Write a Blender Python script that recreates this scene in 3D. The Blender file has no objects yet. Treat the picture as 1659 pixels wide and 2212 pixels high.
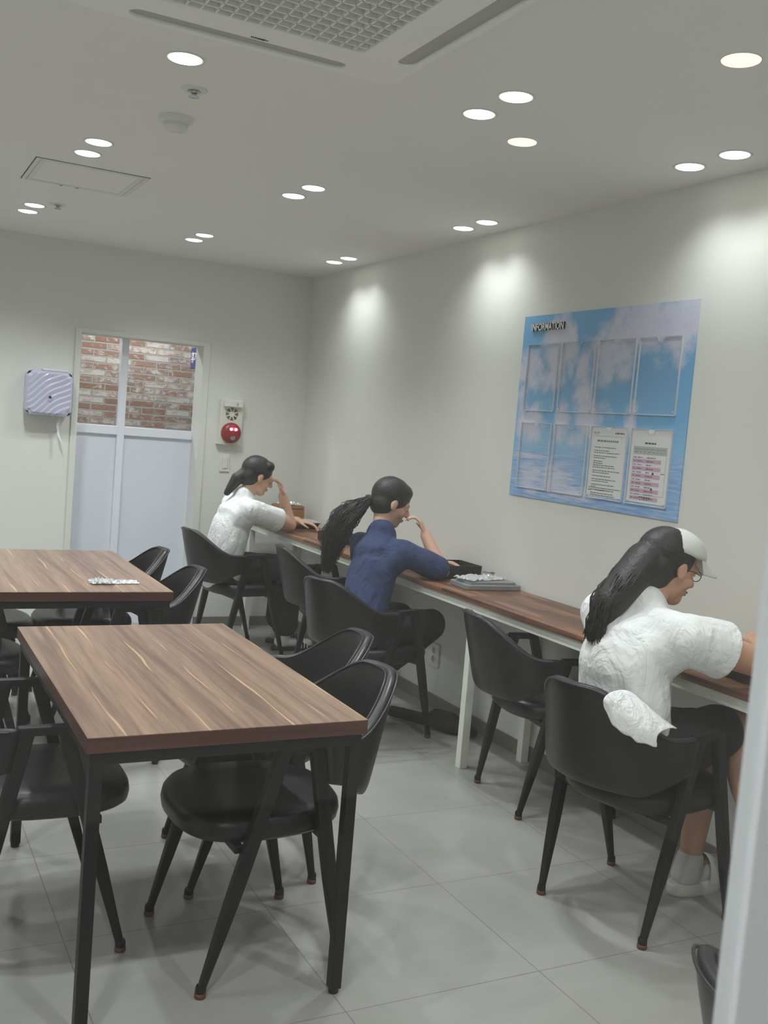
import bpy, bmesh, math, random
from mathutils import Vector, Matrix
random.seed(7)
C = bpy.context.scene.collection
SC = bpy.context.scene
PI = math.pi
H = 2.553                      # ceiling height

# ------------------------------------------------------------------ camera, world, exposure
cam_d = bpy.data.cameras.new('camera'); cam = bpy.data.objects.new('camera', cam_d); C.objects.link(cam)
cam_d.sensor_fit = 'HORIZONTAL'; cam_d.sensor_width = 36.0
cam_d.lens = 2180.16/1659*36.0
cam_d.clip_start = 0.05; cam_d.clip_end = 60
YAW, PITCH, ROLL = -0.4791, -0.0815, -0.0821
Rm = Matrix.Rotation(YAW,3,'Z') @ Matrix.Rotation(PITCH,3,'X') @ Matrix.Rotation(ROLL,3,'Y')
ax, fw, up = Rm @ Vector((1,0,0)), Rm @ Vector((0,1,0)), Rm @ Vector((0,0,1))
M4 = Matrix(((ax.x,up.x,-fw.x,-2.8507),(ax.y,up.y,-fw.y,-6.8841),(ax.z,up.z,-fw.z,1.5036),(0,0,0,1)))
cam.matrix_world = M4
cam_d.dof.use_dof = True; cam_d.dof.focus_distance = 3.4; cam_d.dof.aperture_fstop = 12.5
SC.camera = cam
SC.view_settings.view_transform = 'Standard'; SC.view_settings.look = 'None'
SC.view_settings.gamma = 1.0; SC.view_settings.use_curve_mapping = False
SC.view_settings.exposure = 0.0
w = bpy.data.worlds.new('world'); SC.world = w; w.use_nodes = True
w.node_tree.nodes['Background'].inputs[0].default_value = (0.9,0.95,1,1)
w.node_tree.nodes['Background'].inputs[1].default_value = 0.05
LAMP_W = 46.0
WALL_K = .23                   # the row close to the right wall is dimmer
LAMP_COL = (0.94,0.985,1.0)
CORR_W = 55.0
BACK_W = 42.0
def spot(name, loc, watt, col=LAMP_COL, size=128, blend=1.0, radius=0.035, parent=None):
    d = bpy.data.lights.new(name,'SPOT'); d.energy = watt; d.color = col
    d.spot_size = math.radians(size); d.spot_blend = blend; d.shadow_soft_size = radius
    o = bpy.data.objects.new(name,d); C.objects.link(o); o.location = loc
    if parent: o.parent = parent
    return o
# lamps of the passage in front of the glass and of the corridor behind the door
spot('passage_lamp', (-3.9,-7.35,2.5), CORR_W, (0.98,0.97,1.0), 160, 0.3, 0.06)
spot('passage_lamp', (-.42,-7.6,2.5), CORR_W*1.6, (0.97,0.96,1.0), 150, 0.3, 0.06)
spot('corridor_lamp', (-2.2,0.85,2.5), BACK_W, (0.93,0.96,1.0), 160, 0.3, 0.08)
spot('corridor_lamp', (-0.9,0.85,2.5), BACK_W, (0.93,0.96,1.0), 160, 0.3, 0.08)

# ------------------------------------------------------------------ helpers
def lin(c):
    out = []
    for v in c[:3]:
        v /= 255.0
        out.append(v/12.92 if v <= .04045 else ((v+.055)/1.055)**2.4)
    return (*out,1.0)
class N:
    """tiny node-tree writer"""
    def __init__(s, name):
        s.m = bpy.data.materials.new(name); s.m.use_nodes = True
        s.t = s.m.node_tree; s.b = s.t.nodes['Principled BSDF']; s.out = s.t.nodes['Material Output']
    def node(s, typ, **kw):
        n = s.t.nodes.new(typ)
        for k,v in kw.items(): setattr(n,k,v)
        return n
    def link(s,a,b): s.t.links.new(a,b)
    def setv(s, sock, v):
        if isinstance(v,(int,float,tuple,list)): sock.default_value = v
        else: s.link(v,sock)
    def math(s, op, a, b=0.0, c=None, clamp=False):
        n = s.node('ShaderNodeMath', operation=op, use_clamp=clamp)
        s.setv(n.inputs[0],a); s.setv(n.inputs[1],b)
        if c is not None: s.setv(n.inputs[2],c)
        return n.outputs[0]
    def coord(s, kind='Object'):
        return s.node('ShaderNodeTexCoord').outputs[kind]
    def mapping(s, vec, scale=(1,1,1), rot=(0,0,0), loc=(0,0,0)):
        n = s.node('ShaderNodeMapping'); s.link(vec,n.inputs[0])
        n.inputs['Location'].default_value = loc; n.inputs['Rotation'].default_value = rot; n.inputs['Scale'].default_value = scale
        return n.outputs[0]
    def noise(s, vec, scale=5, detail=3, rough=.5, dist=0):
        n = s.node('ShaderNodeTexNoise'); s.link(vec,n.inputs['Vector'])
        n.inputs['Scale'].default_value = scale; n.inputs['Detail'].default_value = detail
        n.inputs['Roughness'].default_value = rough; n.inputs['Distortion'].default_value = dist
        return n.outputs['Fac']
    def ramp(s, fac, stops):
        n = s.node('ShaderNodeValToRGB'); s.link(fac,n.inputs[0]); cr = n.color_ramp
        while len(cr.elements) < len(stops): cr.elements.new(.5)
        for e,(p,c) in zip(cr.elements,stops): e.position = p; e.color = c
        return n.outputs[0]
    def mix(s, fac, a, b, blend='MIX'):
        n = s.node('ShaderNodeMix', data_type='RGBA', blend_type=blend)
        s.setv(n.inputs[0],fac); s.setv(n.inputs[6],a); s.setv(n.inputs[7],b)
        return n.outputs[2]
    def sep(s, vec):
        n = s.node('ShaderNodeSeparateXYZ'); s.link(vec,n.inputs[0]); return n.outputs
    def comb(s,x,y,z):
        n = s.node('ShaderNodeCombineXYZ'); s.setv(n.inputs[0],x); s.setv(n.inputs[1],y); s.setv(n.inputs[2],z); return n.outputs[0]
    def bump(s, h, strength=.2, dist=.01):
        n = s.node('ShaderNodeBump'); s.link(h,n.inputs['Height']); n.inputs['Strength'].default_value = strength; n.inputs['Distance'].default_value = dist
        s.link(n.outputs[0], s.b.inputs['Normal'])
    def base(s, c): s.setv(s.b.inputs['Base Color'], c)
    def p(s, **kw):
        for k,v in kw.items(): s.setv(s.b.inputs[k.replace('_',' ')], v)
def simple(name, rgb, rough=.5, metal=0.0, nscale=0, bump=0.0, var=0.0, spec=.5, **kw):
    n = N(name); c = lin(rgb)
    n.p(Roughness=rough, Metallic=metal); n.b.inputs['Specular IOR Level'].default_value = spec
    if nscale:
        f = n.noise(n.coord(), nscale, 4)
        if var:
            n.base(n.mix(f, tuple(v*(1-var) for v in c[:3])+(1,), tuple(min(1,v*(1+var)) for v in c[:3])+(1,)))
        else: n.base(c)
        if bump: n.bump(f, bump, .004)
    else: n.base(c)
    for k,v in kw.items(): n.setv(n.b.inputs[k.replace('_',' ')], v)
    return n.m
def emis(name, rgb, strength):
    n = N(name); n.base(lin(rgb)); n.b.inputs['Emission Color'].default_value = lin(rgb); n.b.inputs['Emission Strength'].default_value = strength
    return n.m

class B:
    """collects shapes into one mesh"""
    def __init__(s): s.v=[]; s.f=[]; s.mi=[]; s.cur=0
    def add(s, vs, fs):
        o=len(s.v); s.v += [tuple(v) for v in vs]
        for f in fs: s.f.append([i+o for i in f]); s.mi.append(s.cur)
        return s
    def bm(s, bm):
        bm.verts.ensure_lookup_table(); bm.verts.index_update()
        s.add([v.co.copy() for v in bm.verts], [[v.index for v in f.verts] for f in bm.faces]); bm.free(); return s
    def box(s, lo, hi, bev=0.0, seg=2, M=None):
        bm = bmesh.new(); bmesh.ops.create_cube(bm,size=1)
        for v in bm.verts:
            v.co = Vector((lo[i]+(v.co[i]+.5)*(hi[i]-lo[i]) for i in range(3)))
        if bev: bmesh.ops.bevel(bm,geom=bm.edges[:],offset=bev,segments=seg,affect='EDGES',profile=.5)
        if M: bm.transform(M)
        return s.bm(bm)
    def rings(s, rings, cap=True, closed=True):
        n=len(rings[0]); vs=[p for r in rings for p in r]; fs=[]
        for i in range(len(rings)-1):
            for j in range(n if closed else n-1):
                k=(j+1)%n; fs.append([i*n+j,i*n+k,(i+1)*n+k,(i+1)*n+j])
        if cap:
            fs.append(list(range(n))[::-1]); fs.append([(len(rings)-1)*n+j for j in range(n)])
        return s.add(vs,fs)
    def lathe(s, prof, seg=32, M=None):
        rs=[]
        for r,z in prof:
            ring=[Vector((r*math.cos(2*PI*k/seg), r*math.sin(2*PI*k/seg), z)) for k in range(seg)]
            rs.append([M@p if M else p for p in ring])
        return s.rings(rs)
    def tube(s, pts, r, seg=8, closed=False):
        pts=[Vector(p) for p in pts]; n=len(pts); rs=[]
        rad = r if isinstance(r,(list,tuple)) else [r]*n
        up0=None
        for i,p in enumerate(pts):
            if closed: t=(pts[(i+1)%n]-pts[i-1])
            else: t=(pts[min(i+1,n-1)]-pts[max(i-1,0)])
            if t.length<1e-9: t=Vector((0,0,1))
            t.normalize()
            if up0 is None:
                a=Vector((0,0,1)) if abs(t.z)<.9 else Vector((1,0,0)); u=t.cross(a).normalized()
            else:
                u=(up0-t*up0.dot(t)); u = u.normalized() if u.length>1e-6 else t.orthogonal().normalized()
            up0=u; w=t.cross(u)
            rs.append([p+(u*math.cos(2*PI*k/seg)+w*math.sin(2*PI*k/seg))*rad[i] for k in range(seg)])
        if closed: rs.append(rs[0]); return s.rings(rs,cap=False)
        return s.rings(rs)
    def cone(s, a, b, ra, rb, seg=16, flat=None):
        """tapered capsule; flat=(axis vector, factor) squashes the section"""
        a,b=Vector(a),Vector(b); t=(b-a); L=t.length; t=t.normalized() if L>1e-6 else Vector((0,0,1))
        u=t.orthogonal().normalized(); w=t.cross(u); rs=[]
        st=[]
        for k in range(1,6): an=-PI/2+k*PI/12; st.append((a+t*ra*math.sin(an), ra*math.cos(an)))
        st.append((a,ra)); st.append((a.lerp(b,.5),(ra+rb)/2)); st.append((b,rb))
        for k in range(1,6): an=k*PI/12; st.append((b+t*rb*math.sin(an), rb*math.cos(an)))
        for c,r in st:
            ring=[]
            for k in range(seg):
                d=(u*math.cos(2*PI*k/seg)+w*math.sin(2*PI*k/seg))*r
                if flat:
                    ax_=Vector(flat[0]).normalized(); d=d-ax_*d.dot(ax_)*(1-flat[1])
                ring.append(c+d)
            rs.append(ring)
        return s.rings(rs)
    def ell(s, c, rad, M=None, seg=20):
        c=Vector(c); rs=[]
        for i in range(1,12):
            th=PI*i/12; ring=[]
            for k in range(seg):
                v=Vector((rad[0]*math.sin(th)*math.cos(2*PI*k/seg), rad[1]*math.sin(th)*math.sin(2*PI*k/seg), -rad[2]*math.cos(th)))
                if M: v=M@v
                ring.append(c+v)
            rs.append(ring)
        return s.rings(rs)
    def xf(s, M):
        s.v=[tuple(M@Vector(v)) for v in s.v]; return s
    def mesh(s, name):
        me=bpy.data.meshes.new(name); me.from_pydata(s.v,[],s.f); me.validate()
        me.polygons.foreach_set('material_index', s.mi[:len(me.polygons)]) if len(me.polygons)==len(s.mi) else None
        bm=bmesh.new(); bm.from_mesh(me); bmesh.ops.recalc_face_normals(bm,faces=bm.faces[:]); bm.to_mesh(me); bm.free()
        return me
    def obj(s, name, mat, parent=None, smooth=False, angle=None):
        me=s.mesh(name); return link(name, me, mat, parent, smooth, angle)
def link(name, me, mat, parent=None, smooth=False, angle=None):
    for m in (mat if isinstance(mat,(list,tuple)) else [mat]): me.materials.append(m)
    if smooth:
        me.polygons.foreach_set('use_smooth',[True]*len(me.polygons))
        if angle: me.set_sharp_from_angle(angle=math.radians(angle))
    o=bpy.data.objects.new(name,me); C.objects.link(o)
    if parent: o.parent=parent
    return o
def struct(o): o['kind']='structure'; return o
def tag(o,label,cat,group=None):
    o['label']=label; o['category']=cat
    if group: o['group']=group
    return o
def thing(name,label,cat,loc=(0,0,0),rz=0,group=None):
    o=bpy.data.objects.new(name,None); C.objects.link(o); o.empty_display_size=.1
    o.location=loc; o.rotation_euler=(0,0,rz); return tag(o,label,cat,group)
def dup(root,loc,rz,label):
    r=root.copy(); C.objects.link(r); r.location=loc; r.rotation_euler=(0,0,rz); r['label']=label
    for ch in list(root.children):
        c=ch.copy(); C.objects.link(c); c.parent=r
        for g in list(ch.children):
            d=g.copy(); C.objects.link(d); d.parent=c
    return r
def evaluated(o, name):
    dg=bpy.context.evaluated_depsgraph_get(); dg.update()
    me=bpy.data.meshes.new_from_object(o.evaluated_get(dg)); me.name=name
    d=o.data; bpy.data.objects.remove(o); return me
def fused(b, name, mat, parent=None, voxel=.006, smooth_it=8, M=None, folds=0.0):
    """one continuous skin over overlapping round shapes"""
    me=b.mesh(name); o=bpy.data.objects.new(name,me); C.objects.link(o)
    r=o.modifiers.new('r','REMESH'); r.mode='VOXEL'; r.voxel_size=voxel
    sm=o.modifiers.new('s','SMOOTH'); sm.factor=.5; sm.iterations=smooth_it*2
    if folds:
        for sz,k in ((.22,1.3),(.09,.55)):
            tx=bpy.data.textures.new('folds','CLOUDS'); tx.noise_scale=sz; tx.noise_depth=1
            dm=o.modifiers.new('d','DISPLACE'); dm.texture=tx; dm.strength=folds*k; dm.mid_level=.5; dm.texture_coords='GLOBAL'
    me2=evaluated(o,name); me2.materials.clear()
    if M: me2.transform(M)
    return link(name,me2,mat,parent,True)
def hem(o, cuts):
    bm=bmesh.new(); bm.from_mesh(o.data)
    for p,nrm,rad in cuts:
        p=Vector(p); nrm=Vector(nrm).normalized()
        fs=[f for f in bm.faces if (f.calc_center_median()-p).length<rad and (f.calc_center_median()-p).dot(nrm)>-.02]
        es={e for f in fs for e in f.edges}; vs={v for f in fs for v in f.verts}
        bmesh.ops.bisect_plane(bm,geom=list(vs)+list(es)+fs,plane_co=p,plane_no=nrm,clear_outer=True)
    bm.to_mesh(o.data); bm.free()
    so=o.modifiers.new('thick','SOLIDIFY'); so.thickness=.003; so.offset=-1
    return o
WALL_R=Matrix(((0,0,-1,0),(-1,0,0,0),(0,1,0,0),(0,0,0,1)))   # local x -> -y, y -> z, z -> -x
WALL_B=Matrix(((1,0,0,0),(0,0,-1,0),(0,1,0,0),(0,0,0,1)))    # local x -> x, y -> z, z -> -y
CEIL=Matrix(((1,0,0,0),(0,-1,0,0),(0,0,-1,0),(0,0,0,1)))     # local x -> x, y -> -y, z -> -z
def text(name, body, size, ext, mat, parent, M, bold=0.0, shear=0.0, sx=1.0, align='LEFT'):
    cu=bpy.data.curves.new(name,'FONT'); cu.body=body; cu.size=size; cu.extrude=ext; cu.offset=bold; cu.shear=shear
    cu.align_x=align; cu.resolution_u=4
    o=bpy.data.objects.new(name,cu); C.objects.link(o); me=evaluated(o,name); me.materials.clear()
    me.transform(M @ Matrix.Diagonal((sx,1,1,1)))
    return link(name,me,mat,parent)
def plate(name, outer, holes, depth, mat, parent, M, bev=0.0):
    """flat plate with holes; local z from 0 to depth"""
    cu=bpy.data.curves.new(name,'CURVE'); cu.dimensions='2D'; cu.fill_mode='BOTH'; cu.extrude=depth/2-bev; cu.bevel_depth=bev; cu.bevel_resolution=2
    for loop in [outer]+holes:
        sp=cu.splines.new('POLY'); sp.points.add(len(loop)-1); sp.use_cyclic_u=True
        for p,(x,y) in zip(sp.points,loop): p.co=(x,y,0,1)
    o=bpy.data.objects.new(name,cu); C.objects.link(o); me=evaluated(o,name); me.materials.clear()
    me.transform(M @ Matrix.Translation((0,0,depth/2)))
    return link(name,me,mat,parent)
def rrect(x0,y0,x1,y1,r,seg=6):
    out=[]
    for cx,cy,a0 in ((x1-r,y0+r,-PI/2),(x1-r,y1-r,0),(x0+r,y1-r,PI/2),(x0+r,y0+r,PI)):
        for k in range(seg+1):
            a=a0+k*PI/2/seg; out.append((cx+r*math.cos(a),cy+r*math.sin(a)))
    return out
def rect(x0,y0,x1,y1): return [(x0,y0),(x1,y0),(x1,y1),(x0,y1)]
def sstep(a,b,x):
    t=max(0,min(1,(x-a)/(b-a))); return t*t*(3-2*t)

# ------------------------------------------------------------------ materials
def wall_mat():
    n=N('painted_wall'); f=n.noise(n.coord(),260,2); n.base(lin((226,227,221))); n.p(Roughness=.6); n.bump(f,.05,.001); return n.m
M_wall=wall_mat()
M_ceil=simple('ceiling_paint',(240,240,238),.8)
M_trim=simple('white_trim',(222,223,215),.45)
def floor_mat():
    n=N('grey_floor_tile'); co=n.coord(); x,y,z=n.sep(co)
    def line(v,off,sp):
        t=n.math('FRACT',n.math('DIVIDE',n.math('ADD',v,off),sp)); d=n.math('ABSOLUTE',n.math('SUBTRACT',t,.5))
        return n.math('GREATER_THAN',d,.5-.0013/sp)
    g=n.math('MAXIMUM', line(x,1.694+6.1,.61), line(y,3.525+5.75,.575))
    f1=n.noise(co,1.1,4,.5,.3); f2=n.noise(n.mapping(co,(1,2.2,1)),7,6,.65)
    f=n.math('ADD',n.math('MULTIPLY',f1,.75),n.math('MULTIPLY',f2,.25))
    c=n.ramp(f,[(.25,lin((140,139,134))),(.5,lin((153,152,147))),(.75,lin((164,163,158)))])
    n.base(n.mix(g,c,lin((112,110,105)))); n.p(Roughness=.30)
    return n.m
M_floor=floor_mat()
M_base=simple('baseboard_vinyl',(122,116,110),.4)
def wood_mat():
    n=N('walnut_laminate'); co=n.coord(); x,y,z=n.sep(co)
    warp=n.noise(n.mapping(co,(3,1.2,3)),2.2,2)
    xs=n.math('ADD',x,n.math('MULTIPLY',warp,.012))
    v=n.comb(n.math('MULTIPLY',xs,30),n.math('MULTIPLY',y,.9),n.math('MULTIPLY',z,30))
    g=n.noise(v,1.5,6,.62,.5)
    v2=n.comb(n.math('MULTIPLY',xs,130),n.math('MULTIPLY',y,3.0),n.math('MULTIPLY',z,130))
    g2=n.noise(v2,1.5,3,.6)
    bands=n.noise(n.comb(n.math('MULTIPLY',xs,9),n.math('MULTIPLY',y,.3),n.math('MULTIPLY',z,9)),1.4,2)
    f=n.math('ADD',n.math('MULTIPLY',g,.55),n.math('ADD',n.math('MULTIPLY',g2,.2),n.math('MULTIPLY',bands,.3)))
    c=n.ramp(f,[(.33,lin((88,66,56))),(.46,lin((114,89,75))),(.56,lin((138,111,93))),(.68,lin((156,129,108)))])
    # thin pale sapwood streaks running with the grain
    t=n.math('FRACT',n.math('DIVIDE',n.math('ADD',n.math('ADD',xs,5.02),n.math('MULTIPLY',n.noise(n.mapping(co,(6,1.3,6)),1.0,2),.05)),.105))
    d=n.math('ABSOLUTE',n.math('SUBTRACT',t,.5))
    br=n.noise(n.comb(n.math('MULTIPLY',x,14),n.math('MULTIPLY',y,2.2),0.0),1.3,1)
    wv=n.math('MULTIPLY',n.math('SUBTRACT',br,.46),.30,clamp=True)
    st=n.math('SUBTRACT',1.0,n.math('DIVIDE',d,n.math('ADD',wv,.0005)),clamp=True)
    st=n.math('MULTIPLY',st,n.math('GREATER_THAN',wv,.002))
    n.base(n.mix(n.math('MULTIPLY',st,.9),c,lin((202,168,130)))); n.p(Roughness=.3); n.b.inputs['Specular IOR Level'].default_value=.5
    n.bump(g2,.06,.001); return n.m
M_wood=wood_mat()
def edge_mat():
    n=N('walnut_edge'); co=n.coord(); g=n.noise(n.mapping(co,(2,2,60)),1.6,4)
    n.base(n.ramp(g,[(.3,lin((62,36,32))),(.7,lin((92,56,48)))])); n.p(Roughness=.35); return n.m
M_edge=edge_mat()
def block_mat():
    n=N('butcher_block'); co=n.coord(); x,y,z=n.sep(co)
    v=n.comb(y,n.math('ADD',x,n.math('MULTIPLY',z,1.0)),0.0)
    br=n.node('ShaderNodeTexBrick'); n.link(v,br.inputs['Vector']); br.offset=.37; br.squash=1
    br.inputs['Scale'].default_value=1.0; br.inputs['Brick Width'].default_value=.34; br.inputs['Row Height'].default_value=.036
    br.inputs['Mortar Size'].default_value=.0004; br.inputs['Bias'].default_value=0
    br.inputs['Color1'].default_value=(0,0,0,1); br.inputs['Color2'].default_value=(1,1,1,1); br.inputs['Mortar'].default_value=(.2,.2,.2,1)
    g=n.noise(n.mapping(co,(70,4,70)),1.6,4)
    f=n.math('ADD',n.math('MULTIPLY',br.outputs[0],.62),n.math('MULTIPLY',g,.4))
    n.base(n.ramp(f,[(.1,lin((74,46,34))),(.4,lin((104,68,50))),(.7,lin((132,92,68))),(.98,lin((164,122,90)))])); n.p(Roughness=.42); return n.m
M_block=block_mat()
M_steel=simple('black_powder_coat',(20,20,22),.45,spec=.35)
M_leather=simple('black_leatherette',(22,22,24),.36,spec=.45)
M_leather_out=M_leather
M_piping=simple('black_piping',(30,31,33),.33)
M_rub=simple('brown_rubber',(96,58,44),.6)
M_white_metal=simple('white_powder_coat',(226,228,218),.4)
M_plastic=simple('white_plastic',(226,226,222),.35)
M_acpl=simple('aircon_plastic',(246,246,243),.45)
M_acdark=simple('aircon_vane_grey',(176,174,170),.55)
M_acfilter=simple('aircon_filter',(168,168,163),.8)
M_lens=emis('downlight_lens',(255,253,248),5.5)
M_refl_lens=emis('reflected_lamp_disc',(255,236,212),1.2)  # glow imitating outside lamps reflected in the glass
M_chrome=simple('chrome',(190,190,190),.2,1.0)
M_dark=simple('shadow_line_dark',(18,18,18),.6)
M_red=simple('red_plastic',(150,40,42),.35)
M_led=emis('red_led',(255,40,70),3.0)
M_led2=emis('red_led_core',(255,170,190),4.0)
M_paper=simple('paper',(236,236,234),.8)
M_ink=simple('ink',(60,60,64),.8)
M_inkl=simple('grey_ink',(130,130,134),.8)
M_pink=simple('pink_print',(214,170,200),.8)
M_greyp=simple('grey_print',(190,190,190),.8)
M_lav=simple('lavender_gloss',(190,190,210),.2)
M_blueign=simple('blue_sign',(38,52,130),.4)
M_wht=simple('white_print',(240,240,240),.5)
M_blk=simple('black_plastic',(26,26,27),.4)
M_foam=simple('grey_foam',(134,134,134),.8,nscale=160,var=.18,bump=.2)
M_cork=simple('cork',(160,116,78),.85,nscale=220,var=.35,bump=.2)
M_doorp=simple('door_panel_blue_white',(228,232,243),.28)
M_doorf=simple('door_frame_white',(236,239,248),.3)
def clear_mat(name, tint=(1,1,1,1), gl=.08, rough=.02, milky=0.0, fres=True):
    n=N(name); t=n.t; t.nodes.remove(n.b)
    tr=n.node('ShaderNodeBsdfTransparent'); tr.inputs[0].default_value=tint
    g=n.node('ShaderNodeBsdfGlossy'); g.inputs['Roughness'].default_value=rough
    mx=n.node('ShaderNodeMixShader'); last=tr.outputs[0]
    if milky:
        df=n.node('ShaderNodeBsdfDiffuse'); df.inputs[0].default_value=(.9,.9,.9,1)
        m2=n.node('ShaderNodeMixShader'); m2.inputs[0].default_value=milky; n.link(tr.outputs[0],m2.inputs[1]); n.link(df.outputs[0],m2.inputs[2]); last=m2.outputs[0]
    if fres:
        fr=n.node('ShaderNodeFresnel'); ge=n.node('ShaderNodeNewGeometry')
        n.link(n.math('ADD',1.45,n.math('MULTIPLY',ge.outputs['Backfacing'],1/1.45-1.45)),fr.inputs[0]); n.link(fr.outputs[0],mx.inputs[0])
    else: mx.inputs[0].default_value=gl
    n.link(last,mx.inputs[1]); n.link(g.outputs[0],mx.inputs[2]); n.link(mx.outputs[0],n.out.inputs[0]); return n.m
M_glass=clear_mat('window_glass',(.985,.99,.985,1))
M_acryl=clear_mat('acrylic',(.99,.995,.995,1),milky=.015,gl=.025,rough=.05,fres=False)
M_acryl_edge=clear_mat('acrylic_edge',(.95,.97,.98,1),milky=.6,gl=.12,rough=.1,fres=False)
M_film=clear_mat('plastic_film',(.96,.97,.97,1),milky=.42,gl=.2,rough=.15,fres=False)
M_frame=simple('white_aluminium',(222,226,230),.4)
def cloth(name,rgb):
    n=N(name); co=n.coord(); n.base(lin(rgb)); n.p(Roughness=.92)
    a=n.noise(n.mapping(co,(1,1,.45),(.3,.5,.2)),11,3,.5,1.6); c_=n.noise(co,30,2,.5,1.0)
    n.bump(n.math('ADD',a,n.math('MULTIPLY',c_,.25)),.55,.03); return n.m
M_skin=simple('skin',(206,164,140),.55,nscale=30,var=.05,Subsurface_Weight=.1)
M_skin2=simple('skin_tan',(196,150,124),.55,nscale=30,var=.05,Subsurface_Weight=.1)
M_tee=cloth('white_cotton',(232,233,232))
M_navy=cloth('navy_cotton',(50,62,98))
M_trou=simple('black_cotton',(30,30,32),.9,nscale=20,var=.1)
M_hair=simple('black_hair',(27,23,23),.5,nscale=90,var=.3,bump=.6)
M_sock=simple('white_sock',(206,206,206),.95)
M_slide=simple('white_rubber',(222,222,216),.5)
M_cap=simple('offwhite_cap',(216,217,213),.9)
M_eye=simple('eye_white',(225,222,218),.3)
M_lip=simple('lip',(160,92,84),.5)

# ------------------------------------------------------------------ structure
XL,YF=-4.3,-6.42
def sbox(name,lo,hi,mat,bev=0): return struct(B().box(lo,hi,bev).obj(name,mat))
sbox('floor',(XL-.2,-9.6,-.08),(1.8,1.9,0),M_floor)
sbox('ceiling',(XL-.2,-9.6,H),(1.8,1.9,H+.1),M_ceil)
sbox('wall_right',(0,YF,0),(.15,0,H),M_wall)
sbox('wall_left',(XL-.15,-9.5,0),(XL,0,H),M_wall)
DX0,DX1,DZ=-1.609,-.785,1.973
b=B(); b.box((XL-.15,0,0),(DX0,.17,H)); b.box((DX1,0,0),(.15,.17,H)); b.box((DX0,0,DZ),(DX1,.17,H))
struct(b.obj('wall_back',M_wall))
sbox('wall_front',(-2.19,YF-.06,0),(.15,YF,H),M_wall)
sbox('wall_passage_right',(.0,-9.5,0),(.15,YF-.06,H),M_wall)
sbox('wall_passage_rear',(XL-.15,-9.6,0),(.15,-9.5,H),M_wall)
sbox('baseboard_right',(-.012,YF+.06,0),(0,0,.068),M_base)
b=B(); b.box((XL,-.012,0),(-1.65,0,.068)); b.box((-.735,-.012,0),(-.012,0,.068)); struct(b.obj('baseboard_back',M_base))
# door casing
b=B(); fx0,fx1,fz=-1.648,-.737,2.003
b.box((fx0,-.014,0),(DX0,0.0,fz),.002); b.box((DX1,-.014,0),(fx1,0.0,fz),.002); b.box((DX0,-.014,DZ),(DX1,0.0,fz),.002)
struct(b.obj('trim_1',M_trim))
# door_1 : half-glazed partition leaf set back in the opening
door=struct(bpy.data.objects.new('door_1',None)); C.objects.link(door); door.location=(0,.14,0)
b=B(); b.box((DX0,0,1.316),(DX1,.045,1.376),.003); b.box((-1.312,-.004,0),(-1.264,.045,DZ),.003)
b.box((DX0,0,0),(DX1,.045,.09)); b.obj('rail',M_doorf,door)
b=B(); b.box((DX0,.02,.09),(-1.312,.035,1.316)); b.obj('panel',M_doorp,door)
b=B(); b.box((-1.264,.02,.09),(DX1,.035,1.316)); b.obj('panel',M_doorp,door)
b=B(); b.box((DX0,.022,1.376),(-1.312,.027,DZ)); b.box((-1.264,.022,1.376),(DX1,.027,DZ)); b.obj('pane',M_glass,door)
# corridor behind the door: old-brick wall
def brick_mat():
    n=N('old_brick'); co=n.coord(); x,y,z=n.sep(co)
    wob=n.noise(co,26,3)
    v=n.comb(n.math('ADD',x,n.math('MULTIPLY',wob,.012)),n.math('ADD',z,n.math('MULTIPLY',wob,.010)),0.0)
    br=n.node('ShaderNodeTexBrick'); n.link(v,br.inputs['Vector']); br.offset=.5
    br.inputs['Scale'].default_value=1; br.inputs['Brick Width'].default_value=.205; br.inputs['Row Height'].default_value=.0545
    br.inputs['Mortar Size'].default_value=.0078; br.inputs['Mortar Smooth'].default_value=.25
    br.inputs['Color1'].default_value=(0,0,0,1); br.inputs['Color2'].default_value=(1,1,1,1); br.inputs['Mortar'].default_value=(.5,.5,.5,1)
    tone=n.ramp(br.outputs[0],[(0,lin((138,100,84))),(.3,lin((158,120,102))),(.5,lin((142,120,110))),(.75,lin((174,148,134))),(1,lin((172,164,158)))])
    ww=n.noise(n.mapping(co,(9,1,13)),1.6,6,.72,.5)
    wash=n.math('MULTIPLY',n.math('SUBTRACT',n.math('ADD',ww,n.math('MULTIPLY',br.outputs[0],.20)),.57),9,clamp=True)
    c=n.mix(n.math('MULTIPLY',wash,.85),tone,lin((206,198,192)))
    pit=n.noise(co,75,3,.7); c=n.mix(n.math('MULTIPLY',n.math('GREATER_THAN',pit,.68),.6),c,lin((92,70,62)))
    c=n.mix(br.outputs['Fac'],c,lin((166,163,157)))
    n.base(c); n.p(Roughness=.85)
    h=n.math('SUBTRACT',n.math('MULTIPLY',pit,.3),br.outputs['Fac']); n.bump(h,1.0,.03); return n.m
sbox('wall_corridor_brick',(XL,1.5,0),(1.8,1.7,H),brick_mat())
sbox('wall_corridor_left',(XL-.15,.17,0),(XL,1.7,H),M_wall)
sbox('wall_corridor_right',(1.6,.17,0),(1.75,1.7,H),M_wall)
b=B(); b.box((.15,.17,0),(1.6,.3,H)); struct(b.obj('wall_corridor_side',M_wall))
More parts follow.
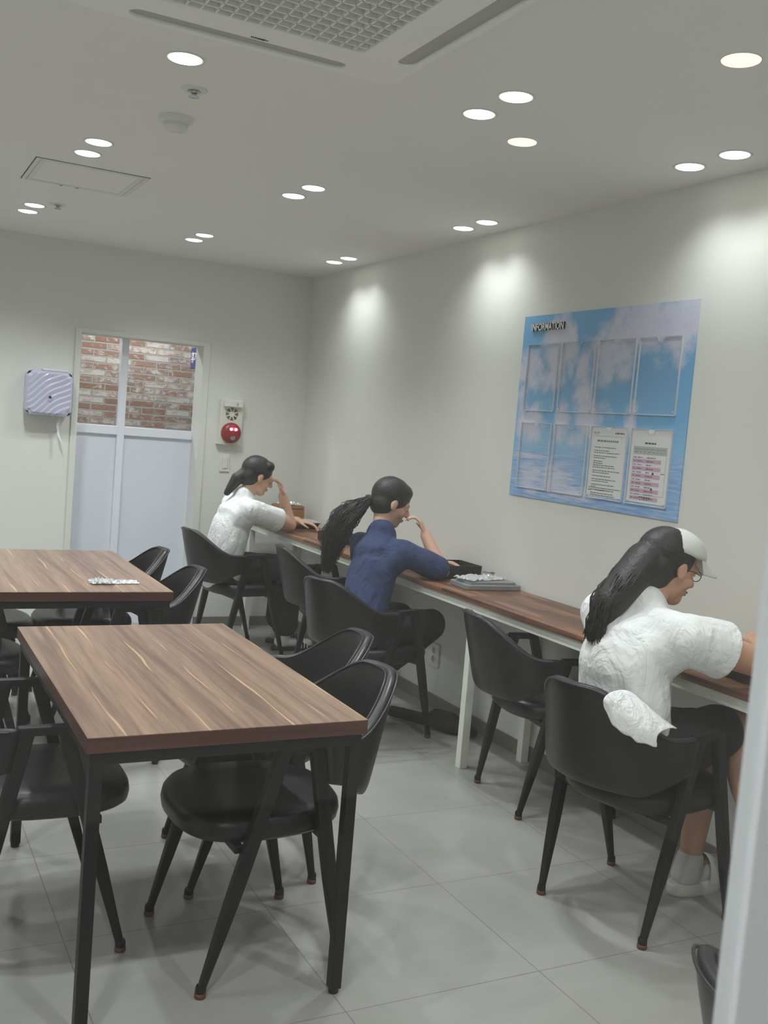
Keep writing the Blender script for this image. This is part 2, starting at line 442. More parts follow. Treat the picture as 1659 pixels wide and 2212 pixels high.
# glass front between the room and the passage, with its white post
win=struct(bpy.data.objects.new('window_1',None)); C.objects.link(win); win.location=(0,YF,0)
b=B(); b.box((-3.95,.016,.06),(-2.296,.022,H-.06)); b.obj('pane',M_glass,win)
b=B(); b.box((-2.296,.01,0),(-2.19,.03,H),.0015); b.obj('post',M_frame,win)
b=B(); b.box((-4.0,.01,0),(-3.95,.03,H),.0015); b.obj('post',M_frame,win)
b=B(); b.box((-3.95,.01,0),(-2.296,.03,.06)); b.box((-3.95,.01,H-.06),(-2.296,.03,H)); b.obj('frame',M_frame,win)
sbox('wall_front_left',(XL,YF-.06,0),(-4.0,YF+.06,H),M_wall)

# ------------------------------------------------------------------ ceiling fixtures
G_DL='round recessed ceiling downlights'
def make_downlight(warm=False):  # warm: disc imitating a lamp reflection, not a real fixture
    r=thing('ceiling_downlight','', 'ceiling light',(0,0,0),0,G_DL)
    b=B(); b.lathe([(.047,.004),(.050,-.002),(.058,-.004),(.0605,-.001),(.0605,.001)],36)
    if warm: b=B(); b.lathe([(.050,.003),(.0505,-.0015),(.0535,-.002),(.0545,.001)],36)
    # ring: drop caps
    b.f=[f for f in b.f if len(f)==4]; b.mi=[0]*len(b.f)
    b.obj('trim_ring',M_plastic,r,True)
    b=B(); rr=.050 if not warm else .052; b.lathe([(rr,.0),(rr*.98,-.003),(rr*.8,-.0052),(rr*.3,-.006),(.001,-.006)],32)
    b.obj('lens',M_refl_lens if warm else M_lens,r,True)
    return r
dl=make_downlight(); dl_refl=make_downlight(True)
first={'c':True,'w':True}
def place_dl(x,y,label,warm=False,watt=LAMP_W):
    if watt and x>-.3: watt*=WALL_K
    src=dl_refl if warm else dl; k='w' if warm else 'c'
    if first[k]: o=src; o.location=(x,y,H); o['label']=label; first[k]=False
    else: o=dup(src,(x,y,H),0,label)
    if watt: spot('downlight_beam',(x,y,H-.012),watt)
for x,y,l in [
 (-2.043,-3.808,'single bright white downlight just in front of the air conditioner, near a chrome sprinkler'),
 (-1.109,-4.182,'white downlight right of the air conditioner, the nearer of its pair'),
 (-1.105,-3.965,'white downlight right of the air conditioner, the farther of its pair'),
 (-2.060,-2.626,'white downlight just above the access hatch, nearer of its pair'),
 (-2.062,-2.407,'white downlight touching the access hatch edge, farther of its pair'),
 (-2.079,-1.021,'white downlight beside the far small sprinkler, nearer of its pair'),
 (-2.085,-.803,'leftmost white downlight in the photo, farther of the pair near the back wall'),
 (-1.103,-2.577,'white downlight in mid ceiling between hatch and right wall, nearer of its pair'),
 (-1.111,-2.358,'white downlight in mid ceiling between hatch and right wall, farther of its pair'),
 (-1.115,-.968,'white downlight in front of the back wall above the fire alarm, nearer of its pair'),
 (-1.116,-.755,'white downlight in front of the back wall above the fire alarm, farther of its pair'),
 (-.190,-.997,'white downlight in the far right ceiling corner, nearer of its pair'),
 (-.192,-.781,'white downlight in the far right ceiling corner, closest to the corner'),
 (-.180,-2.582,'white downlight washing the right wall left of the board, nearer of its pair'),
 (-.184,-2.366,'white downlight washing the right wall left of the board, farther of its pair'),
 (-.197,-4.195,'white downlight along the right wall above the board, rightmost one'),
 (-.197,-3.977,'white downlight along the right wall above the board, left one of the rightmost pair')]:
    place_dl(x,y,l)
place_dl(-.825,-3.808,'small dim warm reflection of an outside lamp, built as a glowing disc below the pair by the air conditioner',True,0)  # glass reflections of outside lamps, added as ceiling discs without beams
place_dl(-.826,-4.818,'large warm reflection of an outside lamp, built as a glowing disc at the top right of the photo',True,0)
# lamps the room also has outside the picture (beams only)
for x,y in [(-.19,-5.6),(-.19,-5.82),(-1.11,-5.6),(-2.05,-5.5),(-3.0,-.9),(-3.0,-2.5),(-3.0,-4.1),(-3.0,-5.6),(-3.9,-1.7),(-3.9,-4.1)]:
    spot('downlight_beam',(x,y,H-.012),LAMP_W*(WALL_K if x>-.3 else 1.2))
# air conditioner cassette
ac=thing('ceiling_air_conditioner','white square ceiling cassette air conditioner with grid grille at top of photo','air conditioner',(-1.981,-4.587,H))
AH=.475
def slot(cx,cy,L,Wd,seg=8):
    out=[]; horiz=True
    for k in range(seg+1):
        a=-PI/2+k*PI/seg; out.append((L/2-Wd/2+Wd/2*math.cos(a),Wd/2*math.sin(a)))
    for k in range(seg+1):
        a=PI/2+k*PI/seg; out.append((-L/2+Wd/2+Wd/2*math.cos(a),Wd/2*math.sin(a)))
    return out
def rotp(pts,a,off):
    ca,sa=math.cos(a),math.sin(a)
    return [(x*ca-y*sa+off[0],x*sa+y*ca+off[1]) for x,y in pts]
slots=[]
for k in range(4):
    a=k*PI/2; slots.append(rotp(slot(0,0,.62,.066),a,(AH*.905*math.sin(a),-AH*.905*math.cos(a))))
# grille opening
go=.309
plate('panel',rrect(-AH,-AH,AH,AH,.05),[s[::-1] for s in slots]+[rrect(-go,-go,go,go,.035)[::-1]],.034,M_acpl,ac,CEIL@Matrix.Translation((0,0,.004)),.006)
b=B(); b.box((-AH+.03,-AH+.03,-.012),(AH-.03,AH-.03,-.002)); b.obj('body',M_acfilter,ac)
for k in range(4):
    a=k*PI/2; M=CEIL@Matrix.Translation((0,0,0.025))@Matrix.Rotation(a,4,'Z')@Matrix.Translation((0,-AH*.905,0))@Matrix.Rotation(.16,4,'X')
    plate('louver',slot(0,0,.61,.058),[],.008,M_acdark,ac,M,.002)
b=B(); n_=16; st=2*go/n_
for k in range(n_+1):
    p=-go+k*st; b.box((p-.0022,-go,-.034),(p+.0022,go,-.008)); b.box((-go,p-.0022,-.034),(go,p+.0022,-.008))
b.obj('grille',M_acpl,ac)
text('lettering','WHISEN',.0135,.0006,M_dark,ac,Matrix.Translation((.029,.388,-.0385))@CEIL,.0001,.25,1.0,'CENTER')
# access hatch
hx0,hx1,hy0,hy1=-2.231,-1.739,-2.168,-1.670
ht=thing('ceiling_access_hatch','white framed rectangular access hatch in the ceiling at left','hatch',((hx0+hx1)/2,(hy0+hy1)/2,H))
a2,b2=(hx1-hx0)/2,(hy1-hy0)/2
plate('outer_frame',rect(-a2,-b2,a2,b2),[rect(-a2+.018,-b2+.018,a2-.018,b2-.018)[::-1]],.004,M_plastic,ht,CEIL,.0005)
plate('inner_frame',rect(-a2+.021,-b2+.021,a2-.021,b2-.021),[rect(-a2+.042,-b2+.034,a2-.042,b2-.034)[::-1]],.004,M_plastic,ht,CEIL,.0005)
b=B(); b.box((-a2+.034,-b2+.034,-.002),(a2-.034,b2-.034,.0)); b.obj('hatch_panel',M_ceil,ht)
b=B(); b.box((-a2-.004,-b2-.004,-.001),(a2+.004,b2+.004,.0)); b.obj('gap',M_dark,ht)  # dark sheet painting the shadow lines between and around the frames
for lx in (-.065,.01): b=B(); b.box((lx-.006,b2-.02,-.007),(lx+.006,b2-.008,-.003)); b.obj('latch',M_acdark,ht)
# sprinklers
sp=thing('fire_sprinkler','chrome sprinkler head in white ring near the single downlight','sprinkler',(-1.937,-3.545,H),0,'ceiling sprinklers')
b=B(); b.lathe([(.018,-.001),(.022,-.006),(.040,-.005),(.043,-.001),(.043,0)],32); b.obj('escutcheon',M_plastic,sp,True,40)
b=B(); b.lathe([(.017,-.003),(.017,-.0065),(.012,-.0065),(.011,-.014),(.006,-.016),(.006,-.022),(.018,-.023),(.018,-.025),(.001,-.026)],20); b.obj('sprinkler_head',M_chrome,sp,True,40)
dup(sp,(-1.98,-1.16,H),0,'small dark sprinkler head beside the leftmost downlight pair')
sd=thing('smoke_detector','white round smoke detector on the ceiling left of centre','smoke detector',(-1.90,-3.19,H))
b=B(); b.lathe([(.062,0),(.062,-.006),(.058,-.016),(.046,-.022),(.001,-.022)],36); b.obj('detector_base',M_plastic,sd,True,35)
b=B(); b.lathe([(.044,-.022),(.045,-.034),(.040,-.042),(.034,-.046),(.001,-.047)],36); b.obj('detector_head',M_plastic,sd,True,35)
b=B(); b.lathe([(.0035,-.0195),(.0035,-.0235),(.001,-.024)],10,Matrix.Translation((.0,.052,0))); b.obj('indicator',M_dark,sd)

# ------------------------------------------------------------------ right wall : information board
by0,by1,bz0,bz1=-2.732,-3.902,1.235,2.105
BW,BH=by0-by1,bz1-bz0
def sky_mat():
    n=N('printed_sky'); co=n.coord(); x,y,z=n.sep(co)     # object x: along the board, y: up
    nz=n.noise(co,4.2,8,.62,.25); nz2=n.noise(co,16,5,.65)
    # (u,v,rx,ry,weight) cloud patches of the print
    bl=[(.93,.80,.40,.14,1.0),(.70,.74,.20,.15,.95),(.28,.72,.15,.16,.9),(.10,.60,.16,.12,.85),(.22,.57,.16,.07,.75),(.05,.50,.08,.14,.7),(.40,.66,.06,.1,.7),
        (.50,.55,.08,.15,.85),(.62,.62,.12,.10,.85),(.76,.60,.07,.06,.75),(.14,.36,.13,.11,.95),(.36,.36,.07,.12,.85),(.56,.40,.09,.09,.9),(.66,.42,.07,.07,.8),(.84,.38,.05,.09,.8),(1.08,.64,.06,.06,.6),(.48,.29,.1,.05,.7),(.97,.62,.09,.05,.6)]
    tot=None
    for u,v,rx,ry,wt in bl:
        dx=n.math('DIVIDE',n.math('SUBTRACT',x,u),rx); dy=n.math('DIVIDE',n.math('SUBTRACT',y,v),ry)
        d=n.math('ADD',n.math('MULTIPLY',dx,dx),n.math('MULTIPLY',dy,dy))
        e=n.math('MULTIPLY',n.math('SUBTRACT',1.0,n.math('MULTIPLY',d,.55),clamp=True),wt)
        tot=e if tot is None else n.math('MAXIMUM',tot,e)
    tex=n.math('ADD',n.math('MULTIPLY',n.math('SUBTRACT',nz,.5),1.9),n.math('MULTIPLY',n.math('SUBTRACT',nz2,.5),.7))
    cl=n.math('MULTIPLY',n.math('SUBTRACT',n.math('ADD',tot,tex),.36),2.4,clamp=True)
    shade=n.mix(nz2,lin((204,204,226)),lin((228,226,240)))
    sky=n.ramp(n.math('DIVIDE',y,BH),[(.25,lin((149,198,231))),(.45,lin((121,183,229))),(.7,lin((114,173,220))),(1,lin((128,185,229)))])
    up_=n.mix(n.math('MULTIPLY',cl,.92),sky,shade)
    rip=n.noise(n.mapping(co,(5,60,1)),1.6,6,.65,.4)
    sea=n.ramp(rip,[(.3,lin((114,159,216))),(.52,lin((147,187,231))),(.72,lin((196,212,231)))])
    refl=None
    for u,v,rx,ry in [(.17,.10,.13,.12),(.36,.10,.18,.12),(.55,.05,.2,.05),(.14,.2,.2,.02)]:
        dx=n.math('DIVIDE',n.math('SUBTRACT',x,u),rx); dy=n.math('DIVIDE',n.math('SUBTRACT',y,v),ry)
        e=n.math('SUBTRACT',1.0,n.math('ADD',n.math('MULTIPLY',dx,dx),n.math('MULTIPLY',dy,dy)),clamp=True)
        refl=e if refl is None else n.math('MAXIMUM',refl,e)
    rf=n.math('MULTIPLY',n.math('SUBTRACT',n.math('ADD',refl,n.math('MULTIPLY',n.math('SUBTRACT',rip,.5),2.0)),.3),1.6,clamp=True)
    sea=n.mix(n.math('MULTIPLY',rf,.8),sea,lin((222,217,231)))
    wsea=n.math('MULTIPLY',n.math('SUBTRACT',.285,y),12,clamp=True)
    n.base(n.mix(wsea,up_,sea)); n.p(Roughness=.45); return n.m
bd=thing('information_board','square sky-and-sea printed INFORMATION board on the right wall with eight clear pockets','notice board',(0,by0,bz0))
LB=WALL_R.to_3x3().to_4x4()   # board-local: x along board, y up, z out of the wall
bd.matrix_world=Matrix.Translation((0,by0,bz0))@LB
b=B(); b.box((0,0,0.001),(BW,BH,.006)); b.cur=0
b.obj('board_panel',[sky_mat()],bd)
I4=Matrix.Identity(4)
text('lettering','INFORMATION',.047,.0045,M_ink,bd,Matrix.Translation((.072,.797,.0105)),.0005,0,.80)
text('lettering','INFORMATION',.047,.0006,M_wht,bd,Matrix.Translation((.072,.797,.0156)),.0004,0,.80)
cols=[(.062,.298),(.332,.567),(.596,.832),(.860,1.100)]
rows=[(.418,.733),(.048,.358)]
def pocket_mesh(w_,h_):
    b=B(); b.cur=0
    b.box((0,0,.003),(w_,h_,.0045))
    b.cur=1; t=.0035
    b.box((-t,-t,0),(0,h_,.007)); b.box((w_,-t,0),(w_+t,h_,.007)); b.box((-t,-t,0),(w_+t,0,.008))
    b.box((0,h_-.0018,.001),(w_/2-.02,h_,.006)); b.box((w_/2+.02,h_-.0018,.001),(w_,h_,.006))
    b.tube([(w_/2+.02*math.cos(a),h_-.02*math.sin(a),.004) for a in [k*PI/10 for k in range(11)]],.0012,6)
    for cx,cy in ((.01,.01),(w_-.01,.01)): b.lathe([(.004,.004),(.004,.0075),(.001,.008)],10,Matrix.Translation((cx,cy,0)))
    return b
for (v0,v1) in rows:
    for (u0,u1) in cols:
        o=pocket_mesh(u1-u0,v1-v0).obj('pocket',[M_acryl,M_acryl_edge],bd); o.location=(u0,v0,.0062)
# sheets in the two right lower pockets (paper with illegible small print)
def sheet(u0,u1,v0,v1,label):
    r=thing('notice_sheet',label,'paper notice',(0,0,0)); r.matrix_world=Matrix.Translation((-.0071,by0-u0,bz0+v0))@LB
    b=B(); b.box((0.003,0.003,0),(u1-u0-.003,v1-v0-.002,.0006)); b.obj('paper',M_paper,r)
    return r,u1-u0,v1-v0
def words(b,x0,x1,y,h,z=.0007,gap=.0035):
    x=x0
    while x<x1:
        L=min(random.uniform(.006,.018),x1-x); b.box((x,y,z),(x+L,y+h,z+.0003)); x+=L+gap
r,sw,sh=sheet(.596,.832,.052,.358,'white typed rules sheet in the lower row, third pocket of the board')
b=B()
words(b,.016,.055,sh-.028,.003); words(b,.022,.05,sh-.034,.002); words(b,.16,sw-.02,sh-.030,.007)
b.box((.012,sh-.042,.0007),(sw-.012,sh-.041,.001))
yy=sh-.092
for cnt,ends in [(1,[.16]),(2,[.12,.185]),(2,[.17,.10]),(4,[.08,.08,.16,.165]),(2,[.195,.13]),(1,[.14]),(2,[.175,.13]),(2,[.17,.05]),(1,[.17]),(2,[.17,.18])]:
    for e in ends: words(b,.03,.012+e,yy,.0032); yy-=.0088
    yy-=.0055
b.box((.012,.038,.0007),(sw-.012,.0405,.001)); words(b,.014,.036,.026,.005); words(b,.06,.12,.028,.003)
b.obj('print',M_ink,r)
b=B(); words(b,.045,sw-.05,sh-.066,.008); b.obj('heading_print',M_inkl,r)
r,sw,sh=sheet(.860,1.100,.052,.358,'white timetable sheet with pink stripes in the lower row, rightmost pocket')
b=B(); b.box((.022,sh-.105,.0007),(sw-.022,sh-.072,.001)); b.obj('header_band',M_greyp,r)
b=B()
for k in range(6): y0=sh-.1405-k*.0305; b.box((.022,y0,.0007),(sw-.05,y0+.0165,.001))
b.obj('stripe_print',M_pink,r)
b=B(); words(b,.085,.15,sh-.062,.007); words(b,.03,sw-.03,sh-.084,.002); words(b,.03,sw-.03,sh-.096,.002,gap=.012)
for k in range(12):
    y0=sh-.119-k*.0152; words(b,.028,.042,y0,.0028,.0011); words(b,.05,.078,y0,.0028,.0011); words(b,.105,.105+random.uniform(.02,.06),y0,.003,.0011)
b.box((.022,.035,.0007),(sw-.022,.036,.001)); b.box((.0215,.035,.0007),(.022,sh-.072,.001)); b.box((sw-.022,.035,.0007),(sw-.0215,sh-.072,.001))
for k in (4.2,8.4): b.lathe([(.006,.0),(.006,.0014),(.001,.0015)],12,Matrix.Translation((.148,sh-.117-k*.0152,0)))
words(b,.08,.15,.022,.007); words(b,.08,.14,.014,.003); words(b,sw-.046,sw-.026,sh-.18,.003)
b.obj('print',M_ink,r)
# wall socket
so=thing('wall_outlet','white double round-socket outlet on the right wall beside the white counter leg','power outlet'); so.matrix_world=Matrix.Translation((0,-2.098,.222))@LB
plate('cover_plate',rrect(0,0,.105,.128,.006),[[(.052+.02*math.cos(a),cy+.02*math.sin(a)) for a in [k*PI/12 for k in range(24)]][::-1] for cy in (.040,.088)],.012,M_plastic,so,I4,.002)
b=B()
for cy in (.040,.088): b.lathe([(.0198,.002),(.0198,.009),(.017,.005),(.001,.005)],24,Matrix.Translation((.052,cy,0)))
b.obj('socket',M_greyp,so,True,40)

# ------------------------------------------------------------------ back wall fixtures
td=thing('paper_dispenser','lavender wavy-front paper dispenser on the back wall left of the door','paper dispenser',(-1.955,0,1.415))
W_,H_,D_=.292,.285,.105
b=B(); rs=[]
out=rrect(0,0,W_,H_,.04,8)
b.rings([[Vector((x,-d,z)) for x,z in [(W_/2+(px-W_/2)*s,H_/2+(pz-H_/2)*s) for px,pz in out]] for d,s in ((0,.97),(.05,.985),(D_-.02,1.0),(D_-.006,.985))],cap=True)
b.obj('housing',M_lav,td,True,40)
b=B(); nx,nz=64,64; vs=[];fs=[]
for j in range(nz+1):
    for i in range(nx+1):
        u,v=i/nx*2-1,j/nz*2-1
        # rounded-square disc mapping
        x=u; z=v; m=max(abs(u),abs(v)); k=1.0
        p=8; rr=(abs(u)**p+abs(v)**p)**(1/p); k=(m/rr) if rr>0 else 1
        x,z=u*k,v*k
        X=W_/2*(1+x*.985); Z=H_/2*(1+z*.985)
        ph=(Z-X*.72+.012*math.sin(X*22+Z*9))/.041
        t=ph-math.floor(ph); wave=.0058*(t**.8)*(1-sstep(.82,1,t))
        edge=sstep(1.0,.86,rr) if False else 1-sstep(.88,1.0,rr)
        vs.append((X,-(D_-.006)-edge*(.006+wave),Z))
for j in range(nz):
    for i in range(nx): a=j*(nx+1)+i; fs.append([a,a+1,a+nx+2,a+nx+1])
b.add(vs,fs); b.obj('wavy_cover',M_lav,td,True)
b=B(); b.lathe([(.0085,0),(.0085,.008),(.001,.008)],16,Matrix.Translation((.150,-D_-.0085,.118))@Matrix.Rotation(PI/2,4,'X')); b.obj('lock',M_dark,td)
b=B(); b.lathe([(.0065,0),(.0065,.004),(.001,.004)],16,Matrix.Translation((.150,-D_-.0085,.104))@Matrix.Rotation(PI/2,4,'X')); b.obj('lock_plate',M_plastic,td)
b=B(); vs=[];fs=[]
strip=[(.222,.004,.022),(.224,-.03,.02),(.217,-.06,.022),(.222,-.09,.014),(.224,-.115,.018),(.232,-.14,.012),(.245,-.172,.006)]
for i,(x,z,w2) in enumerate(strip):
    y=-.055-.01*math.sin(i*1.3); vs+= [(x-w2/2,y,z),(x+w2/2,y+.004,z),(x+w2/2,y+.0055,z),(x-w2/2,y+.0015,z)]
for i in range(len(strip)-1):
    for j in range(4): fs.append([i*4+j,i*4+(j+1)%4,i*4+4+(j+1)%4,i*4+4+j])
b.add(vs,fs); b.obj('paper_strip',M_paper,td,True)
pk=thing('tissue_pack','flat white pack lying on top of the lavender dispenser','pack',(-1.855,-.002,1.7))
b=B(); b.box((0,-.088,0),(.158,-.012,.014),.004); b.box((.05,-.085,.014),(.13,-.03,.018),.001); b.obj('pack_body',M_plastic,pk)
fa=thing('fire_alarm_panel','cream fire alarm panel with red dome and speaker, right of the door','fire alarm',(-.642,0,1.31))
b=B(); b.box((0,-.035,.0),(.165,0,.312),.006); b.box((-.012,-.04,-.004),(.17,0,.002),.001); b.obj('housing',simple('cream_plastic',(226,225,212),.4),fa)
b=B(); b.box((.018,-.066,.262),(.152,-.03,.31),.004); b.obj('lamp_box',M_plastic,fa)
b=B(); b.box((.104,-.0665,.272),(.117,-.066,.293)); b.obj('indicator_window',simple('yellow_window',(190,186,120),.3),fa)
b=B(); WM=Matrix.Translation((.083,-.035,.212))@WALL_B.to_3x3().to_4x4()
for ring in range(5):
    r0=.021+ring*.0052; r1=r0+.0032
    for k in range(8):
        a0=k*PI/4+.13*(.03/r0); a1=(k+1)*PI/4-.13*(.03/r0); ss=6; vs=[];fs=[]
        for i in range(ss+1):
            a=a0+(a1-a0)*i/ss
            for rr in (r0,r1):
                for zz in (.0005,.0012): vs.append(WM@Vector((rr*math.cos(a+PI/8),rr*math.sin(a+PI/8),zz)))
        for i in range(ss): o_=i*4; fs+=[[o_,o_+2,o_+6,o_+4],[o_+1,o_+5,o_+7,o_+3]]
        b.add(vs,fs)
b.obj('speaker_grille',M_dark,fa)
b=B(); DM=Matrix.Translation((.083,-.035,.080))@WALL_B.to_3x3().to_4x4()
b.lathe([(.072,0),(.072,.012),(.069,.022),(.058,.034),(.035,.042),(.001,.045)],40,DM); b.obj('red_dome',M_red,fa,True,50)
b=B(); b.ell((0,0,0),(.036,.015,.010)); b.xf(DM@Matrix.Translation((.006,.026,.036))); b.obj('led_window',M_led,fa,True)
for lx in (-.011,.021):
    b=B(); b.ell((0,0,0),(.011,.010,.006)); b.xf(DM@Matrix.Translation((lx,.026,.043))); b.obj('led',M_led2,fa,True)
b=B(); b.lathe([(.0195,.030),(.0195,.041),(.015,.043),(.001,.043)],24,DM@Matrix.Translation((.004,-.032,0))); b.obj('push_button',simple('grey_button',(140,136,136),.35),fa,True,40)
b=B(); b.box((.014,-.052,.080),(.021,-.045,.095),.001); b.obj('warning_sticker',M_wht,fa)
sw_=thing('light_switch','white single rocker light switch below the fire alarm panel','light switch',(-.614,0,1.111))
b=B(); b.box((0,-.009,0),(.073,0,.126),.004); b.obj('cover_plate',M_plastic,sw_)
b=B(); b.box((.019,-.014,.026),(.055,-.008,.100),.002); b.obj('rocker',M_plastic,sw_)
b=B(); b.box((.017,-.0095,.024),(.057,-.0088,.102)); b.obj('rocker_gap',M_acdark,sw_)
sg=thing('corridor_sign','small blue projecting room sign seen through the door glass','sign',(-.72,.17,1.828))
b=B(); b.box((-.006,.0,.0),(.006,.335,.157),.012 if False else .005); b.obj('sign_plate',M_blueign,sg)
SM=Matrix.Translation((-.0068,.318,.055))@LB
text('lettering','휴게실',.085,.0004,M_wht,sg,SM,.0022,0,1.0)

# ------------------------------------------------------------------ tables
def make_table():
    r=thing('dining_table','','table',(0,0,0),0,'walnut dining tables')
    w2,l2=.357,.604
    b=B(); b.cur=0; b.box((-w2,-l2,.7485),(w2,l2,.75)); b.cur=1; b.box((-w2,-l2,.712),(w2,l2,.7484),.001)
    b.obj('tabletop',[M_wood,M_edge],r)
    b=B(); t=.03; i=.010
    b.box((-w2+i,-l2+i,.681),(w2-i,-l2+i+t,.7119)); b.box((-w2+i,l2-i-t,.681),(w2-i,l2-i,.7119))
    b.box((-w2+i,-l2+i+t,.681),(-w2+i+t,l2-i-t,.7119)); b.box((w2-i-t,-l2+i+t,.681),(w2-i,l2-i-t,.7119)); b.obj('apron',M_steel,r)
    for sx in (-1,1):
        for sy in (-1,1):
            cx,cy=sx*(w2-i-.0155),sy*(l2-i-.0155)
            b=B(); b.box((cx-.0155,cy-.0155,.014),(cx+.0155,cy+.0155,.6809),.0015); l=b.obj('leg',M_steel,r)
            b=B(); b.lathe([(.0135,0),(.0145,.004),(.0145,.014)],16,Matrix.Translation((cx,cy,0))); b.obj('foot',M_blk,l)
    return r
t1=make_table(); t1.location=(-2.019,-4.0,0); t1['label']='nearest walnut-top table with black steel legs, empty top, in the foreground'
t2=dup(t1,(-2.028,-2.152,0),0,'farther walnut-top table with a plastic-wrapped utensil pack on it, at left')

# ------------------------------------------------------------------ wall counter
CZ=.785; CX0,CX1=-.412,-.014; CY0,CY1=-5.6,-.09
ct=thing('wall_counter','long narrow butcher-block counter on white legs along the right wall','counter',(0,0,0))
b=B(); b.box((CX0,CY0,CZ-.024),(CX1,CY1,CZ),.002); b.obj('countertop',M_block,ct)
b=B(); z0,z1=CZ-.062,CZ-.0245
b.box((CX0+.012,CY0+.02,z0),(CX0+.037,CY1-.01,z1)); b.box((CX1-.03,CY0+.02,z0),(CX1-.005,CY1-.01,z1))
b.box((CX0+.037,CY0+.02,z0),(CX1-.03,CY0+.045,z1)); b.box((CX0+.037,CY1-.035,z0),(CX1-.03,CY1-.01,z1)); b.obj('apron',M_white_metal,ct)
for y in (-3.095,-.12,-5.5):
    for x in (CX0+.032,CX1-.03):
        b=B(); b.box((x-.02,y-.02,0),(x+.02,y+.02,z0),.0015); b.obj('leg',M_white_metal,ct)

# ------------------------------------------------------------------ chairs
def chair_back():
    b=B(); rs=[]; nu=40; rim_i=[];rim_o=[]; nh=20
    for i in range(nu+1):
        u=-1+2*i/nu; a=u*PI/2*.985
        px,py=.247*math.sin(a), -.086-.228*math.cos(a)
        tx,ty=.247*math.cos(a), .228*math.sin(a); L=math.hypot(tx,ty); nxn,nyn=ty/L,-tx/L    # outward normal
        k=math.cos(a)
        e=abs(u); hump=1-sstep(.16,.80,e)
        zt=.658+.140*hump; zb=.470+.070*sstep(.45,1,e)
        th=.019*(1-.25*sstep(.6,1,e)); endr=1.0
        if e>.97: endr=.75
        zc=(zt+zb)/2; hh=(zt-zb)/2*(.85+.15*endr); ring=[]
        th*= (.5+.5*endr)
        for j in range(nh):
            an=2*PI*j/nh; ca,sa=math.cos(an),math.sin(an)
            ex=math.copysign(abs(ca)**.55,ca); ez=math.copysign(abs(sa)**.32,sa)
            z=zc+ez*hh; tilt=-(z-.47)*.26*k
            off=ex*th
            ring.append(Vector((px+nxn*off, py+nyn*off+tilt-(.658-z)*.20*e**3, z)))
        rs.append(ring)
        if e<.97:
            for lst,sg_ in ((rim_o,1),(rim_i,-1)):
                z=zt-.007; tilt=-(z-.47)*.26*k; off=sg_*th*.93
                lst.append((px+nxn*off,py+nyn*off+tilt,z))
    b.rings(rs); return b,rim_o,rim_i
def chair_seat():
    b=B(); ns=48; rs=[]
    def outline(k,s,sag=0):
        a=2*PI*k/ns; ca,sa=math.cos(a),math.sin(a)
        x=math.copysign(abs(ca)**.72,ca); y=math.copysign(abs(sa)**.72,sa)
        w_=.230*(1.0+.05*y); return Vector((x*w_*s, .005+y*.240*s, 0))
    for s,z in ((.05,.392),(.75,.390),(.93,.393),(.985,.405),(1.0,.425),(.985,.445),(.94,.459),(.85,.466),(.6,.462),(.3,.457),(.05,.455)):
        ring=[]
        for k in range(ns):
            p=outline(k,s); zz=z
            zz+= .012*max(0,-(p.y-.022)/.218)*0 - .010*max(0,(p.y-.12)/.12)**2     # waterfall front
            ring.append(Vector((p.x,p.y,zz)))
        rs.append(ring)
    b.rings(rs); return b
def make_chair():
    r=thing('dining_chair','','chair',(0,0,0),0,'black leatherette armchairs with steel legs')
    chair_seat().obj('seat',M_leather,r,True)
    cb,ro,ri=chair_back(); bk=cb.obj('backrest',M_leather,r,True)
    b=B(); b.tube(ro,.0032,6); b.tube(ri,.0032,6); b.obj('piping',M_piping,bk,True)
    for sx in (-1,1):
        # arm bar bridging the two legs
        tf,tr=(sx*.243,.020),(sx*.241,-.072)
        b=B(); b.box((sx*.242-.014,-.098,.636),(sx*.242+.014,.037,.661),.004); b.obj('armrest',M_steel,r)
        for (fx,fy),(tx,ty) in (((sx*.235,.205),tf),((sx*.205,-.205),tr)):
            rs=[]
            for k in range(9):
                t=k/8; z=.018+(.652-.018)*t; x=fx+(tx-fx)*t; y=fy+(ty-fy)*t
                hx=.0115+.0040*sstep(0,.45,t); hy=.0120+.0075*sstep(0,.5,t); sq=2+6*sstep(.0,.3,t)
                ring=[]
                for j in range(16):
                    a=2*PI*j/16+PI/16; ca,sa=math.cos(a),math.sin(a); e=2/sq
                    ring.append(Vector((x+hx*math.copysign(abs(ca)**e,ca),y+hy*math.copysign(abs(sa)**e,sa),z)))
                rs.append(ring)
            b=B(); b.rings(rs); b.lathe([(.0135,.014),(.0148,.020),(.0138,.030),(.0118,.034)],14,Matrix.Translation((fx,fy,0))); lg=b.obj('leg',M_steel,r,True,40)
            b=B(); b.lathe([(.0132,0),(.0155,.003),(.0155,.012),(.013,.015)],14,Matrix.Translation((fx,fy,0))); b.obj('rubber_foot',M_rub,lg,True,40)
    # frame carrying the seat: two cross rails reaching the legs
    b=B()
    for y,xo in ((.123,.237),(-.130,.221)):
        b.box((-xo+.008,y-.012,.372),(xo-.008,y+.012,.393),.002)
    b.box((-.13,-.13,.374),(-.11,.12,.391)); b.box((.11,-.13,.374),(.13,.12,.391)); b.obj('seat_frame',M_steel,r)
    return r
chair0=make_chair(); used=[False]
def chair(cx,cy,deg,label):
    rz=math.radians(deg-90)          # deg: facing direction
    if not used[0]:
        used[0]=True; chair0.location=(cx,cy,0); chair0.rotation_euler=(0,0,rz); chair0['label']=label; return chair0
    return dup(chair0,(cx,cy,0),rz,label)
chair(-1.83,-4.248,182,'black armchair pushed under the right side of the nearest table, nearer the camera')
chair(-1.673,-3.742,173.7,'black armchair pushed under the right side of the nearest table, farther one')
chair(-2.374,-3.963,0,'black armchair at the left side of the nearest table, cut by the photo edge')
